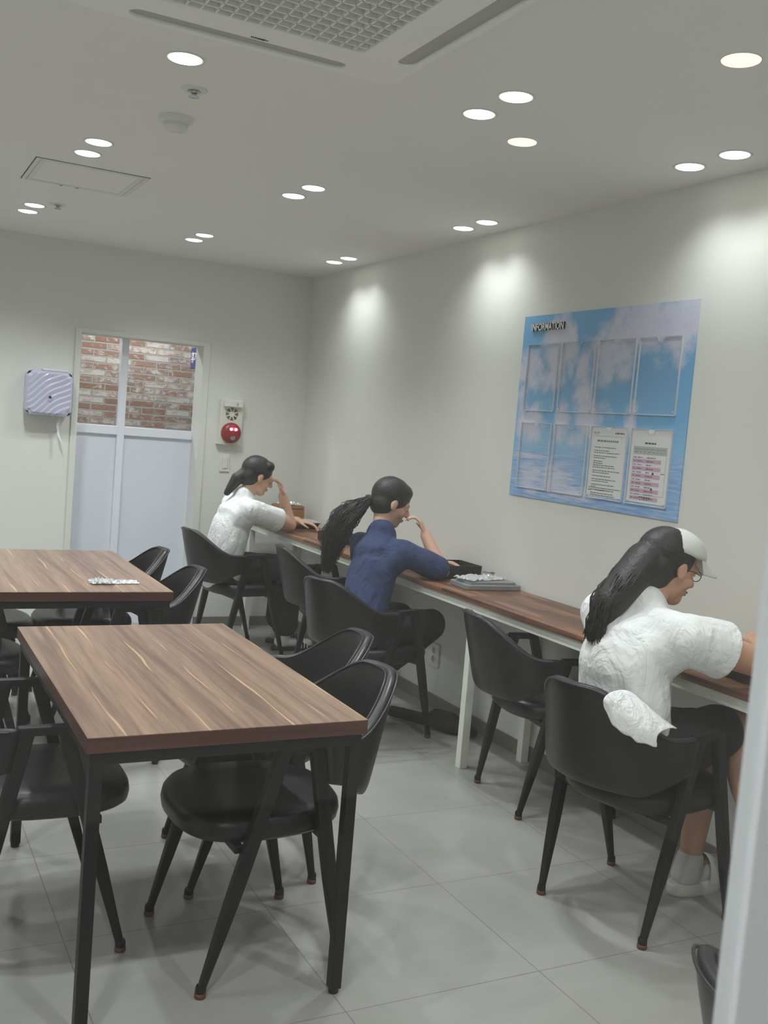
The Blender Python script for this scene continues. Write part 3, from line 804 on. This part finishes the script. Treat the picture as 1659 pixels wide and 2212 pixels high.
chair(-1.84,-1.74,180,'black armchair at the far right side of the farther table')
chair(-1.835,-2.36,180,'black armchair at the near right side of the farther table')
chair(-2.33,-1.80,0,'black armchair at the left of the farther table, seat seen beneath the top')
chair(-2.45,-2.46,2,'black armchair at the left of the farther table, nearer seat behind the table leg')
chair(-.66,-.74,8,'black armchair occupied by the person in white at the far end of the counter')
chair(-.33,-1.58,-6,'empty black armchair at the counter beside the far person')
chair(-.59,-2.52,20,'black armchair occupied by the woman with the ponytail at the counter')
chair(-.245,-3.524,-8.9,'empty black armchair tucked under the counter right of the white leg')
chair(-.541,-4.428,12,'black armchair at the right holding the person in the oversized white shirt')
chair(-1.425,-6.10,-25,'black armchair back in the bottom right corner beside the white post')

# ------------------------------------------------------------------ things on the counter, table and floor
def open_tray(name,label,cat,cx,cy,w_,l_,h_,rz,flare=.008,rim=.006,fill=None,z=CZ,parts=True):
    r=thing(name,label,cat,(cx,cy,z),rz)
    def loop(s,zz,e=0): return [Vector((x,y,zz)) for x,y in rrect(-w_/2+s,-l_/2+s,w_/2-s,l_/2-s,.012,4)]
    b=B(); b.rings([loop(flare,0),loop(0,h_-.004),loop(-rim,h_-.004),loop(-rim,h_),loop(.002,h_),loop(flare+.002,.004)]); b.obj('tray_body',M_blk,r)
    if fill:
        b=B(); b.box((-.002,-l_/2+flare+.004,.004),(.002,l_/2-flare-.004,h_-.012)); b.box((-w_/2+flare+.004,-.03,.004),(w_/2-flare-.004,-.026,h_-.012)); b.obj('divider',M_blk,r)
    return r
tr=open_tray('takeaway_tray','black takeaway tray with clear lid in front of the cork box','food tray',-.16,-.52,.19,.15,.045,0,.014,.006,True)
b=B(); rs=[]
for s,zz in ((-.004,.046),(.01,.052),(.03,.060),(.075,.062)): rs.append([Vector((x,y,zz)) for x,y in rrect(-.095+s,-.075+s,.095-s,.075-s,.006,3)])
b.rings(rs,cap=False); b.obj('clear_lid',M_film,tr)
open_tray('lunch_box','black lunch box on the counter behind the ponytail','lunch box',-.215,-1.24,.20,.24,.055,0,.002,.0,True)
open_tray('lunch_box','black lunch box on the counter beyond the grey foam lid','lunch box',-.17,-2.50,.26,.22,.068,0,.002,.0,True)
open_tray('takeaway_tray','black tray on the counter under the arm of the person in the oversized shirt','food tray',-.20,-4.62,.22,.34,.04,0,.006,.004,True)
cb=thing('cork_box','brown cork cooler box with lid in the far counter corner','box',(-.165,-.235,CZ))
b=B(); b.box((-.1,-.07,0),(.1,.07,.105),.003); b.obj('box_body',M_cork,cb)
b=B(); b.box((-.098,-.072,.109),(.098,.072,.131),.003); b.box((-.09,-.06,.1051),(.09,.06,.109)); b.obj('box_lid',M_cork,cb)
def crumple(nx,ny,w_,l_,amp,seed,edge=.5):
    rnd=random.Random(seed); from mathutils import noise as mn
    vs=[];fs=[]; t=.0006
    for sgn in (0,1):
        for j in range(ny+1):
            for i in range(nx+1):
                u,v=i/nx-.5,j/ny-.5
                p=Vector((u*9,v*9,seed*3.1)); h=abs(mn.noise(p))*amp+abs(mn.noise(p*2.7))*amp*.5
                ed=1-edge*max(abs(u),abs(v))*2
                x=u*w_*(1+.12*mn.noise(Vector((v*5,seed,0)))); y=v*l_*(1+.15*mn.noise(Vector((u*5,seed+9,0))))
                vs.append((x,y,.002+h*max(.1,ed)+sgn*t))
    m=(nx+1)*(ny+1)
    for s_ in (0,1):
        for j in range(ny):
            for i in range(nx): a=s_*m+j*(nx+1)+i; fs.append([a,a+1,a+nx+2,a+nx+1][::(1 if s_ else -1)])
    b=B(); b.add(vs,fs); return b
o=crumple(22,18,.17,.13,.035,2).obj('plastic_wrap',M_film); o.location=(-.165,-.235,CZ+.131); tag(o,'crumpled clear plastic on top of the cork box','plastic wrap')
fl=thing('foam_lid','grey foam container lid lying flat on the counter left of the empty chair','container lid',(-.165,-2.835,CZ),math.radians(-4))
b=B()
def fl_loop(s,z,c=.02): return [Vector((x,y,z)) for x,y in rrect(-.15+s,-.095+s,.15-s,.095-s,c,3)]
b.rings([fl_loop(.003,0),fl_loop(0,.004),fl_loop(0,.022),fl_loop(.002,.024),fl_loop(.016,.024),fl_loop(.018,.022),fl_loop(.020,.036),fl_loop(.026,.038)]); b.obj('lid_body',M_foam,fl)
ub=thing('utensil_bag','crumpled clear plastic utensil bag on the grey foam lid','plastic bag',(-.19,-2.82,CZ+.0385),math.radians(12))
crumple(26,16,.24,.13,.032,5,.55).obj('bag_film',M_film,ub)
b=B(); b.tube([(.045,.03,.03),(.07,0,.028),(.055,-.035,.022)],.0018,6); b.tube([(.07,.0,.028),(.088,.012,.03),(.095,-.004,.027),(.085,-.012,.025),(.07,0,.028)],.0018,6); b.obj('bag_tie',M_blk,ub,True)
us=thing('wrapped_utensils','crumpled plastic-wrapped utensil pack lying on the farther table','utensil pack',(-1.875,-2.55,.75),math.radians(4))
b=crumple(34,14,.205,.07,.026,8,.6); b.obj('wrapper',M_film,us); 
b=crumple(18,14,.10,.08,.042,11,.45); b.xf(Matrix.Translation((-.055,-.004,.001))); b.obj('bunched_wrapper',M_film,us)
b=B(); b.box((-.05,-.006,.003),(.075,.002,.006),.001); b.obj('napkin',M_paper,us)
# dark soft bag on the floor by the counter leg
bg=thing('floor_bag','black soft bag lying on the floor behind the white counter leg','bag',(-.19,-2.57,0),math.radians(-60))
b=B(); b.ell((.045,0,.045),(.15,.062,.046)); b.cone((-.03,.01,.07),(.06,.01,.075),.034,.03); b.cone((.08,0,.045),(.19,0,.03),.045,.028); fused(b,'bag_body',M_trou,bg,.008,4)
b=B(); b.cone((-.29,.0,.034),(-.06,.0,.036),.03,.033); fused(b,'rolled_strap',M_trou,bg,.008,3)

# ------------------------------------------------------------------ people
def V(*a): return Vector(a)
def hand(b, wrist, d, n, side=1, curl=.6, s=1.0):
    """five-fingered hand: wrist point, direction d, palm normal n, thumb on +side"""
    d=Vector(d).normalized(); n=Vector(n); n=(n-d*n.dot(d)).normalized(); l=d.cross(n)*side
    w0=Vector(wrist)
    for k in range(4):
        off=(k-1.5)*.0185*s
        kn=w0+d*.082*s+l*off*1.05
        b.cone(w0+l*off*.6+d*.01,kn,.014*s,.0105*s,10)
        L=[.040,.045,.042,.033][3-k]*s; p=kn; dd=d.copy()
        for q,(f,r) in enumerate(((1,.0092),(.68,.0083),(.55,.0074))):
            ang=curl*(.75 if q==0 else .95); dd=(Matrix.Rotation(ang,3,l*side if False else d.cross(n))@dd) if False else (dd*math.cos(ang)+n*math.sin(ang)*(1) if q==0 else (dd*math.cos(ang)+(n*math.cos(curl*.75*(q))-d*math.sin(curl*.75*q))*math.sin(ang)))
            dd.normalize(); q2=p+dd*L*f; b.cone(p,q2,r*s*1.02,r*s*.95,10); p=q2
    # thumb
    t0=w0+d*.022*s+l*.022*s; t1=t0+(d*.55+l*.75+n*.25).normalized()*.038*s; t2=t1+(d*.85+l*.3+n*.35).normalized()*.030*s; t3=t2+(d*.9+n*.4).normalized()*.022*s
    b.cone(t0,t1,.0145*s,.0115*s,10); b.cone(t1,t2,.0108*s,.0098*s,10); b.cone(t2,t3,.0096*s,.0078*s,10)
def head(b, c, f, upv, s=1.0):
    """skull, jaw, nose, ears, lips, neck stub; returns local frame"""
    f=Vector(f).normalized(); u=Vector(upv); u=(u-f*u.dot(f)).normalized(); l=u.cross(f)
    F=Matrix((f,l,u)).transposed()
    def P(x,y,z): return Vector(c)+F@Vector((x,y,z))*s
    b.ell(P(-.012,0,.030),(.098*s,.077*s,.090*s),F)
    b.ell(P(.020,0,-.035),(.066*s,.060*s,.075*s),F)
    b.ell(P(.050,0,-.088),(.032*s,.034*s,.028*s),F); b.ell(P(.068,.031,.004),(.014*s,.017*s,.012*s),F); b.ell(P(.068,-.031,.004),(.014*s,.017*s,.012*s),F)
    b.cone(P(.084,0,.012),P(.106,0,-.028),.009*s,.014*s,10); b.ell(P(.098,.011,-.032),(.010*s,.009*s,.008*s),F); b.ell(P(.098,-.011,-.032),(.010*s,.009*s,.008*s),F)
    b.cone(P(.082,-.016,-.058),P(.082,.016,-.058),.0065*s,.0065*s,8); b.cone(P(.079,-.013,-.068),P(.079,.013,-.068),.007*s,.007*s,8)
    b.cone(P(.077,-.045,.018),P(.088,-.012,.020),.010*s,.010*s,8); b.cone(P(.077,.045,.018),P(.088,.012,.020),.010*s,.010*s,8)
    for sy in (-1,1):
        b.ell(P(.046,sy*.046,-.030),(.03*s,.022*s,.024*s),F)
        b.ell(P(-.004,sy*.080,-.008),(.019*s,.008*s,.031*s),F)
    return P,F
def face_bits(P,F,s,parent):
    for sy in (-1,1):
        b=B(); b.ell(P(.074,sy*.031,.002),(.0115*s,.0115*s,.0055*s),F); b.obj('eye',M_eye,parent,True)
        b=B(); b.ell(P(.0825,sy*.031,.002),(.0045*s,.0052*s,.005*s),F); b.obj('iris',M_dark,parent,True)
    b=B(); b.cone(P(.0875,-.017,-.0585),P(.0875,.017,-.0585),.004*s,.004*s,8); b.cone(P(.0845,-.014,-.067),P(.0845,.014,-.067),.0045*s,.0045*s,8); b.obj('lips',M_lip,parent,True)
    b=B()
    for sy in (-1,1): b.cone(P(.089,sy*.018,.022),P(.080,sy*.044,.024),.0042*s,.003*s,8)
    b.obj('eyebrows',M_hair,parent,True)
def strands(parent, name, paths, r0, mat, seg=5):
    b=B()
    for pts in paths:
        n=len(pts); b.tube(pts,[r0*(1-.6*(i/(n-1))**2) for i in range(n)],seg)
    return b.obj(name,mat,parent,True)
def limb(b,pts,rad):
    for i in range(len(pts)-1): b.cone(pts[i],pts[i+1],rad[i],rad[i+1],16)

def hair_strands(n,starts,flow,length,wave,seed):
    rnd=random.Random(seed); out=[]
    for k in range(n):
        p=starts(rnd); pts=[]; ph=rnd.uniform(0,6.28); ph2=rnd.uniform(0,6.28); fr=rnd.uniform(14,20)
        for i in range(15):
            t=i/14; q=flow(p,t,rnd,k); amp=wave*min(1,t*3)
            pts.append(q+Vector((amp*math.sin(ph+fr*t),amp*math.cos(ph2+fr*.9*t),amp*.5*math.sin(ph2+fr*t))))
        out.append(pts)
    return out

# --- person in white T-shirt and black trousers at the far end
p1=thing('person','person in white T-shirt, black trousers and striped black slides leaning on the far counter','person',(-.66,-.74,0)); O=Vector((-.66,-.74,0))
def L1(x,y,z): return Vector((x,y,z))-O
hd=L1(-.60,-.76,1.135)
b=B(); P,F=head(b,hd,(.93,-.05,-.30),(.25,0,1),.98)
pel=L1(-.80,-.745,.545); che=L1(-.755,-.76,.80); shl=L1(-.70,-.585,.935); shr=L1(-.69,-.93,.935); nk=L1(-.685,-.76,.985)
b.cone(nk,P(-.02,0,-.06),.056,.05); b.cone(pel,che,.125,.13,flat=((1,0,0),.75)); b.cone(che,nk,.125,.07,flat=((1,0,0),.75)); b.cone(shl,shr,.055,.055); b.cone(che,shl,.09,.05); b.cone(che,shr,.09,.05)
er=L1(-.375,-.80,.835); wr=L1(-.425,-.775,1.02); limb(b,[shr,er,wr],[.054,.047,.031]); hand(b,wr,(-.30,.02,.95),(-.9,.1,-.2),1,.75,.95)
el=L1(-.42,-.56,.84); wl=L1(-.26,-.66,.845); limb(b,[shl,el,wl],[.052,.043,.030]); hand(b,wl,(.8,-.5,-.05),(0,0,-1),-1,.4,.95)
kr=L1(-.34,-.80,.545); kl=L1(-.33,-.60,.53); ar=L1(-.345,-.775,.10); al=L1(-.30,-.55,.10)
for hip,k,a in ((pel+V(.02,-.09,-.01),kr,ar),(pel+V(.02,.09,-.01),kl,al)):
    limb(b,[hip,k,a],[.085,.058,.042]); b.cone(a+V(-.02,0,-.04),a+V(.15,0,-.055),.036,.03,flat=((0,0,1),.8))
body=fused(b,'body',M_skin,p1,.0055,5); face_bits(P,F,.98,p1)
b=B(); b.cone(pel+V(-.015,0,-.02),che,.148,.150,flat=((1,0,0),.82)); b.cone(che,nk+V(0,0,-.05),.150,.085,flat=((1,0,0),.8)); b.cone(shl,shr,.070,.070); b.cone(che,shl,.11,.065); b.cone(che,shr,.11,.065)
b.cone(shr,shr.lerp(er,.78),.070,.080); b.cone(shl,shl.lerp(el,.75),.068,.078); b.cone(che.lerp(nk,.5),nk+V(0,0,-.01),.13,.08); b.cone(nk+V(0,0,-.03),nk+V(.0,0,.02),.08,.07)
b.cone(pel+V(-.10,-.10,.0),pel+V(.07,-.145,-.01),.065,.06); hem(fused(b,'t_shirt',M_tee,p1,.007,5,None,.014),[(shr.lerp(er,.66),er-shr,.17),(shl.lerp(el,.62),el-shl,.17)])
b=B()
for hip,k,a in ((pel+V(.0,-.09,-.012),kr,ar),(pel+V(.0,.09,-.012),kl,al)): limb(b,[hip,k,a+V(0,0,.075)],[.103,.082,.088])
b.cone(pel+V(0,-.08,-.01),pel+V(0,.08,-.01),.112,.112); fused(b,'trousers',M_trou,p1,.007,5,None,.014)
for a in (ar,al):
    b=B(); b.cone(a+V(0,0,.05),a+V(-.01,0,-.045),.047,.048); b.cone(a+V(-.02,0,-.045),a+V(.17,0,-.06),.045,.038,flat=((0,0,1),.85)); fused(b,'sock',M_sock,p1,.006,4)
    s_=thing('x','','x'); 
    bpy.data.objects.remove(s_)
    b=B(); rs=[]
    for z,k in ((0,.96),(.006,1),(.024,1),(.028,.97)):
        rs.append([Vector((a.x+.065+.150*k*math.copysign(abs(math.cos(t))**.8,math.cos(t)),a.y+.050*k*math.sin(t)*(1+.1*math.cos(t)),z)) for t in [2*PI*j/28 for j in range(28)]])
    b.rings(rs); sl=b.obj('slide_sandal',M_blk,p1,True,40)
    b=B(); rs=[]; 
    b2=B()
    for i in range(9):
        x=a.x+.075+.085*i/8; ring=[]; hgt=.092-.045*(i/8)
        for j in range(11):
            t=PI*j/10; ring.append((x,a.y+.052*math.cos(t),.02+(hgt-.02)*math.sin(t)**.7))
        rs.append(ring)
    b.rings([[Vector(p) for p in r_] for r_ in rs],cap=False,closed=False); b.obj('strap',M_blk,sl,True)
    for i in (1,3,5,7):
        x=a.x+.075+.085*i/8; hgt=.0955-.045*(i/8)
        b2.tube([(x+.008*math.sin(PI*j/10),a.y+.0545*math.cos(PI*j/10),.02+(hgt-.02)*math.sin(PI*j/10)**.7) for j in range(11)],.0032,6)
    b2.obj('stripes',M_wht,sl,True)
b=B(); b.ell(P(-.022,0,.040),(.104,.085,.094),F); b.ell(P(-.055,0,-.012),(.065,.080,.075),F); b.cone(P(.035,-.05,.085),P(.035,.05,.085),.035,.035)
b.cone(P(-.085,0,-.01),P(-.125,0,-.06),.045,.04); b.cone(P(-.125,0,-.06),P(-.155,0,-.17),.042,.022); fused(b,'hair',M_hair,p1,.006,4)

# --- woman with long curly ponytail, navy top
p2=thing('person','woman with long curly black ponytail and navy top seated at the middle of the counter','person',(-.59,-2.52,0)); O=Vector((-.59,-2.52,0))
hd=L1(-.475,-2.385,1.135)
b=B(); P,F=head(b,hd,(.9,-.22,-.34),(.28,-.04,1),.98)
pel=L1(-.665,-2.525,.545); che=L1(-.595,-2.475,.79); nk=L1(-.535,-2.42,.975); shl=L1(-.575,-2.27,.915); shr=L1(-.475,-2.575,.905)
b.cone(nk,P(-.02,0,-.06),.053,.048); b.cone(pel,che,.125,.12,flat=((1,0,0),.75)); b.cone(che,nk,.115,.065,flat=((1,0,0),.75)); b.cone(shl,shr,.05,.05); b.cone(che,shl,.085,.048); b.cone(che,shr,.085,.048)
er=L1(-.30,-2.64,.835); wr=L1(-.345,-2.53,.995); limb(b,[shr,er,wr],[.048,.041,.028]); hand(b,wr,(-.25,.35,.8),(-.7,.5,-.3),-1,.75,.9)
el=L1(-.33,-2.20,.835); wl=L1(-.16,-2.36,.84); limb(b,[shl,el,wl],[.048,.041,.028]); hand(b,wl,(.7,-.6,-.02),(0,0,-1),-1,.4,.9)
kr=L1(-.27,-2.53,.54); kl=L1(-.33,-2.30,.53); ar=L1(-.63,-2.36,.11); al=L1(-.70,-2.24,.11)
for hip,k,a in ((pel+V(.03,-.085,-.01),kr,ar),(pel+V(.0,.09,-.01),kl,al)):
    limb(b,[hip,k,a],[.085,.056,.04]); b.cone(a+V(-.02,0,-.055),a+V(.13,.01,-.075),.034,.027,flat=((0,0,1),.8))
fused(b,'body',M_skin,p2,.0055,5); face_bits(P,F,.98,p2)
b=B(); b.cone(pel+V(-.01,0,-.015),che,.145,.142,flat=((1,0,0),.82)); b.cone(che,nk+V(0,0,-.05),.140,.078,flat=((1,0,0),.8)); b.cone(shl,shr,.064,.064); b.cone(che,shl,.105,.06); b.cone(che,shr,.105,.06)
b.cone(shr,shr.lerp(er,.9),.064,.062); b.cone(shl,shl.lerp(el,.9),.064,.062); b.cone(che.lerp(nk,.5),nk+V(0,0,-.01),.125,.078); b.cone(nk+V(0,0,-.03),nk+V(0,0,.015),.078,.068); b.cone(pel+V(-.02,.12,-.06),pel+V(.06,-.13,-.06),.06,.06); fused(b,'top',M_navy,p2,.007,5,None,.014)
b=B()
for hip,k,a in ((pel+V(.02,-.085,-.012),kr,ar),(pel+V(.0,.09,-.012),kl,al)): limb(b,[hip,k,a+V(0,0,.04)],[.103,.080,.068])
b.cone(pel+V(0,-.08,-.01),pel+V(0,.08,-.01),.110,.110); fused(b,'trousers',M_trou,p2,.007,5,None,.014)
for a in (ar,al):
    b=B(); b.cone(a+V(-.03,0,-.062),a+V(.14,.01,-.076),.044,.034,flat=((0,0,1),.8)); b.cone(a+V(-.02,0,-.03),a+V(.0,0,-.06),.046,.046); fused(b,'shoe',M_blk,p2,.006,4)
b=B(); b.ell(P(-.020,0,.038),(.104,.084,.096),F); b.ell(P(-.045,0,-.015),(.068,.081,.070),F); b.ell(P(.03,0,.075),(.055,.066,.045),F); hr=fused(b,'hair',M_hair,p2,.006,4)
pb=P(-.115,0,-.030); endp=L1(-.765,-2.30,.785)
b=B(); b.lathe([(.024,-.012),(.030,0),(.024,.012)],16,Matrix.Translation(pb)@Matrix.Rotation(1.0,4,'Y')); b.obj('hair_tie',M_dark,hr,True)
def pt_flow(p,t,rnd,k):
    c=pb.lerp(endp,t)+V(-.05,0,.045)*math.sin(PI*t)
    spread=.020+.068*math.sin(PI*min(1,t*.95))**.8*(1-.4*max(0,t-.7)/.3)
    return c+V(p.x*.55,p.y,p.z*.7)*spread
def disc(rnd):
    while True:
        q=V(rnd.uniform(-1,1),rnd.uniform(-1,1),rnd.uniform(-1,1))
        if q.length<1: return q
pony=strands(hr,'ponytail',hair_strands(620,disc,pt_flow,1,.017,3),.0022,M_hair,5)
b=B()
for i in range(8):
    t=i/8; t2=(i+1)/8
    c1=pt_flow(V(0,0,0),t,None,0); c2=pt_flow(V(0,0,0),t2,None,0)
    b.cone(c1,c2,.016+.020*math.sin(PI*t),.016+.020*math.sin(PI*min(1,t2*.98)))
fused(b,'ponytail_core',M_hair,hr,.007,3)

# --- person in oversized white shirt, cap and black shorts
p3=thing('person','person in oversized white T-shirt, pale cap, black shorts and white slides at the right','person',(-.541,-4.428,0)); O=Vector((-.541,-4.428,0))
hd=L1(-.515,-4.42,1.135)
b=B(); P,F=head(b,hd,(.93,-.10,-.28),(.24,0,1),1.0)
pel=L1(-.66,-4.45,.555); che=L1(-.665,-4.445,.82); nk=L1(-.615,-4.43,1.0); shl=L1(-.64,-4.27,.95); shr=L1(-.60,-4.63,.945)
b.cone(nk,P(-.02,0,-.06),.056,.05); b.cone(pel,che,.125,.13,flat=((1,0,0),.75)); b.cone(che,nk,.125,.07,flat=((1,0,0),.75)); b.cone(shl,shr,.055,.055); b.cone(che,shl,.09,.05); b.cone(che,shr,.09,.05)
er=L1(-.24,-4.69,.845); wr=L1(-.20,-4.52,.89); limb(b,[shr,er,wr],[.054,.047,.031]); hand(b,wr,(.7,.5,.25),(0,.2,-1),1,.8,.95)
el=L1(-.38,-4.20,.84); wl=L1(-.19,-4.38,.86); limb(b,[shl,el,wl],[.052,.045,.031]); hand(b,wl,(.6,-.8,.15),(0,0,-1),-1,.8,.95)
kr=L1(-.235,-4.50,.615); ar=L1(-.235,-4.80,.115); kl=L1(-.19,-4.39,.555); al=L1(-.262,-4.405,.125)
for hip,k,a,d in ((pel+V(.02,-.09,-.01),kr,ar,V(.115,-.10,-.05)),(pel+V(.02,.09,-.01),kl,al,V(.15,.03,-.05))):
    limb(b,[hip,k],[.09,.062]); mid=k.lerp(a,.35)+V(-.012,0,0); limb(b,[k,mid,a],[.058,.058,.038]); b.cone(a+V(-.02,0,-.05),a+d,.036,.03,flat=((0,0,1),.8))
fused(b,'body',M_skin2,p3,.0055,5); face_bits(P,F,1.0,p3)
b=B(); b.cone(pel+V(.0,0,.05),che+V(-.01,0,0),.160,.168,flat=((1,0,0),.80)); b.cone(che,nk+V(0,0,-.05),.165,.09,flat=((1,0,0),.8)); b.cone(shl,shr,.075,.075); b.cone(che,shl,.12,.07); b.cone(che,shr,.12,.07)
b.cone(shr,shr.lerp(er,.42),.082,.100); b.cone(shl,shl.lerp(el,.72),.075,.09); b.cone(che.lerp(nk,.5),nk+V(0,0,-.01),.14,.085); b.cone(nk+V(0,0,-.03),nk+V(0,0,.02),.082,.07)
hem(fused(b,'t_shirt',M_tee,p3,.007,5,None,.016),[(shr.lerp(er,.33),er-shr,.19)])
cf,cr_=V(math.cos(math.radians(12)),math.sin(math.radians(12)),0),V(math.sin(math.radians(12)),-math.cos(math.radians(12)),0)
vs=[]; fs=[]; NR=14
for i_ in range(NR):
    r_=.115+.098*i_/(NR-1); a_=math.asin(r_/.247); u_=a_/(PI/2*.985); hp=1-sstep(.16,.80,u_); zt=.658+.14*hp
    fr_=-.086-.228*math.cos(a_)-(zt-.47)*.26*math.cos(a_); wv=.007*math.sin(i_*1.15); g_=.2+.8*math.sin(PI*(.12+.76*(i_/(NR-1))**.7))
    for f_,z_,rr in ((fr_+.110,zt-.005,r_*.90),(fr_+.075,zt+.006,r_*.95),(fr_+.045,zt+.012,r_*.98),(fr_+.022,zt+.012,r_),(fr_-.024,zt+.011,r_*1.02),(fr_-.044+wv*.3,zt-.010*g_,r_*1.04),(fr_-.043+wv*.5,zt-.034*g_,r_*1.05),(fr_-.041+wv*.8,zt-.060*g_+.004*math.sin(i_*1.9),r_*1.06)):
        vs.append(cf*f_+cr_*rr+V(0,0,z_))
for i_ in range(NR-1):
    for j_ in range(7): a_=i_*8+j_; fs.append([a_,a_+1,a_+9,a_+8])
b=B(); b.add(vs,fs); o=b.obj('shirt_hem',M_tee,p3,True); m_=o.modifiers.new('s','SUBSURF'); m_.levels=2; m_.render_levels=2; m_=o.modifiers.new('t','SOLIDIFY'); m_.thickness=.004; m_.offset=0
b=B()
for hip,k in ((pel+V(.0,-.09,-.012),kr),(pel+V(.0,.09,-.012),kl)): limb(b,[hip,hip.lerp(k,.80)],[.108,.090])
b.cone(pel+V(0,-.08,-.01),pel+V(0,.08,-.01),.115,.115); fused(b,'shorts',M_trou,p3,.007,5,None,.014)
for a,yaw in ((al,.10),(ar,-.70)):
    b=B(); b.cone(a+V(0,0,-.012),a+V(-.01,0,-.06),.047,.050); d=V(math.cos(yaw),math.sin(yaw),0); b.cone(a+V(-.02,0,-.068),a+d*.16+V(0,0,-.07),.046,.040,flat=((0,0,1),.85)); fused(b,'sock',M_sock,p3,.006,4)
    Mz=Matrix.Translation((a.x,a.y,0))@Matrix.Rotation(yaw,4,'Z')
    b=B(); rs=[]
    for z,k in ((0,.95),(.008,1),(.036,1.0),(.041,.97)):
        rs.append([Mz@Vector((.062+.155*k*math.copysign(abs(math.cos(t))**.8,math.cos(t)),.054*k*math.sin(t)*(1+.1*math.cos(t)),z)) for t in [2*PI*j/28 for j in range(28)]])
    b.rings(rs); sl=b.obj('slide_sandal',M_slide,p3,True,40)
    b=B(); rs=[]
    for i in range(10):
        x=.045+.13*i/9; hgt=.125-.055*(i/9); ring=[]
        for j in range(13): t=PI*j/12; ring.append(Mz@Vector((x+.02*math.sin(t),.056*math.cos(t),.03+(hgt-.03)*math.sin(t)**.7)))
        rs.append(ring)
    b.rings(rs,cap=False,closed=False); b.obj('strap',M_slide,sl,True)
    b=B()
    for x in (.075,.10,.125): b.tube([Mz@Vector((x+.02*math.sin(PI*j/12),.0585*math.cos(PI*j/12),.03+(.127-.055*((x-.045)/.13)-.03)*math.sin(PI*j/12)**.7)) for j in range(3,10)],.0026,6)
    b.obj('strap_seam',M_greyp,sl,True)
b=B(); b.ell(P(-.025,0,.035),(.102,.086,.092),F); b.ell(P(-.06,0,-.02),(.066,.083,.085),F)
b.cone(P(-.10,.0,-.02),L1(-.735,-4.41,1.02),.072,.062,flat=((1,0,0),.7)); b.cone(L1(-.73,-4.41,1.03),L1(-.775,-4.41,.93),.062,.035,flat=((1,0,0),.6)); hr=fused(b,'hair',M_hair,p3,.006,4)
def h3s(rnd): return disc(rnd)
h0=P(-.09,0,.0); h1=L1(-.79,-4.41,.90)
def h3flow(p,t,rnd,k):
    c=h0.lerp(h1,t)+V(-.05,0,.02)*math.sin(PI*t); return c+V(p.x*.35,p.y,p.z*.4)*(.065-.02*t)
strands(hr,'loose_strands',hair_strands(220,h3s,h3flow,1,.006,5),.0026,M_hair,5)
b=B(); rs=[]
for i in range(9):
    th=PI/2*i/8; r_=math.cos(th); zz=math.sin(th)
    rs.append([P(.012+.102*r_*math.cos(2*PI*j/28)*1.0,.090*r_*math.sin(2*PI*j/28),.052+.080*zz+(.022 if False else 0)+.030*math.cos(2*PI*j/28)*0) for j in range(28)])
rs[-1]=[P(.012+.002*math.cos(2*PI*j/28),.002*math.sin(2*PI*j/28),.133) for j in range(28)]
b.rings(rs); cp=b.obj('cap',M_cap,p3,True)
b=B(); rs=[]
for i in range(7):
    t=i/6; ring=[]
    for j in range(15):
        a=-1.15+2.3*j/14; x=.012+(.098+.075*t*math.cos(a)**.6)*math.cos(a) if math.cos(a)>0 else .012
        y=(.088+.010*t)*math.sin(a); z=.055-.030*t*(1-.2*math.cos(a))-.020*abs(math.sin(a))*t
        ring.append(P(x,y,z))
    rs.append(ring)
top=[p for r_ in rs for p in r_]; nrm=[p+F@V(0,0,-.003) for p in top]; m=len(top); fs=[]
for i in range(6):
    for j in range(14): a=i*15+j; fs.append([a,a+1,a+16,a+15]); fs.append([m+a,m+a+15,m+a+16,m+a+1])
for j in range(14): a=6*15+j; fs.append([a,a+1,m+a+1,m+a])
b.add(top+nrm,fs); b.obj('brim',M_cap,cp,True)
b=B()
for sy in (-1,1): b.tube([P(.093,sy*.032+.022*math.cos(t),.001+.017*math.sin(t)) for t in [2*PI*j/20 for j in range(20)]],.0014,6,True)
b.tube([P(.095,-.010,.006),P(.098,0,.008),P(.095,.010,.006)],.0014,6); b.tube([P(.092,-.054,.004),P(.04,-.080,.006),P(-.005,-.085,.002)],.0014,6); b.tube([P(.092,.054,.004),P(.04,.080,.006),P(-.005,.085,.002)],.0014,6)
b.obj('glasses',M_dark,p3,True)
bpy.context.view_layer.update()
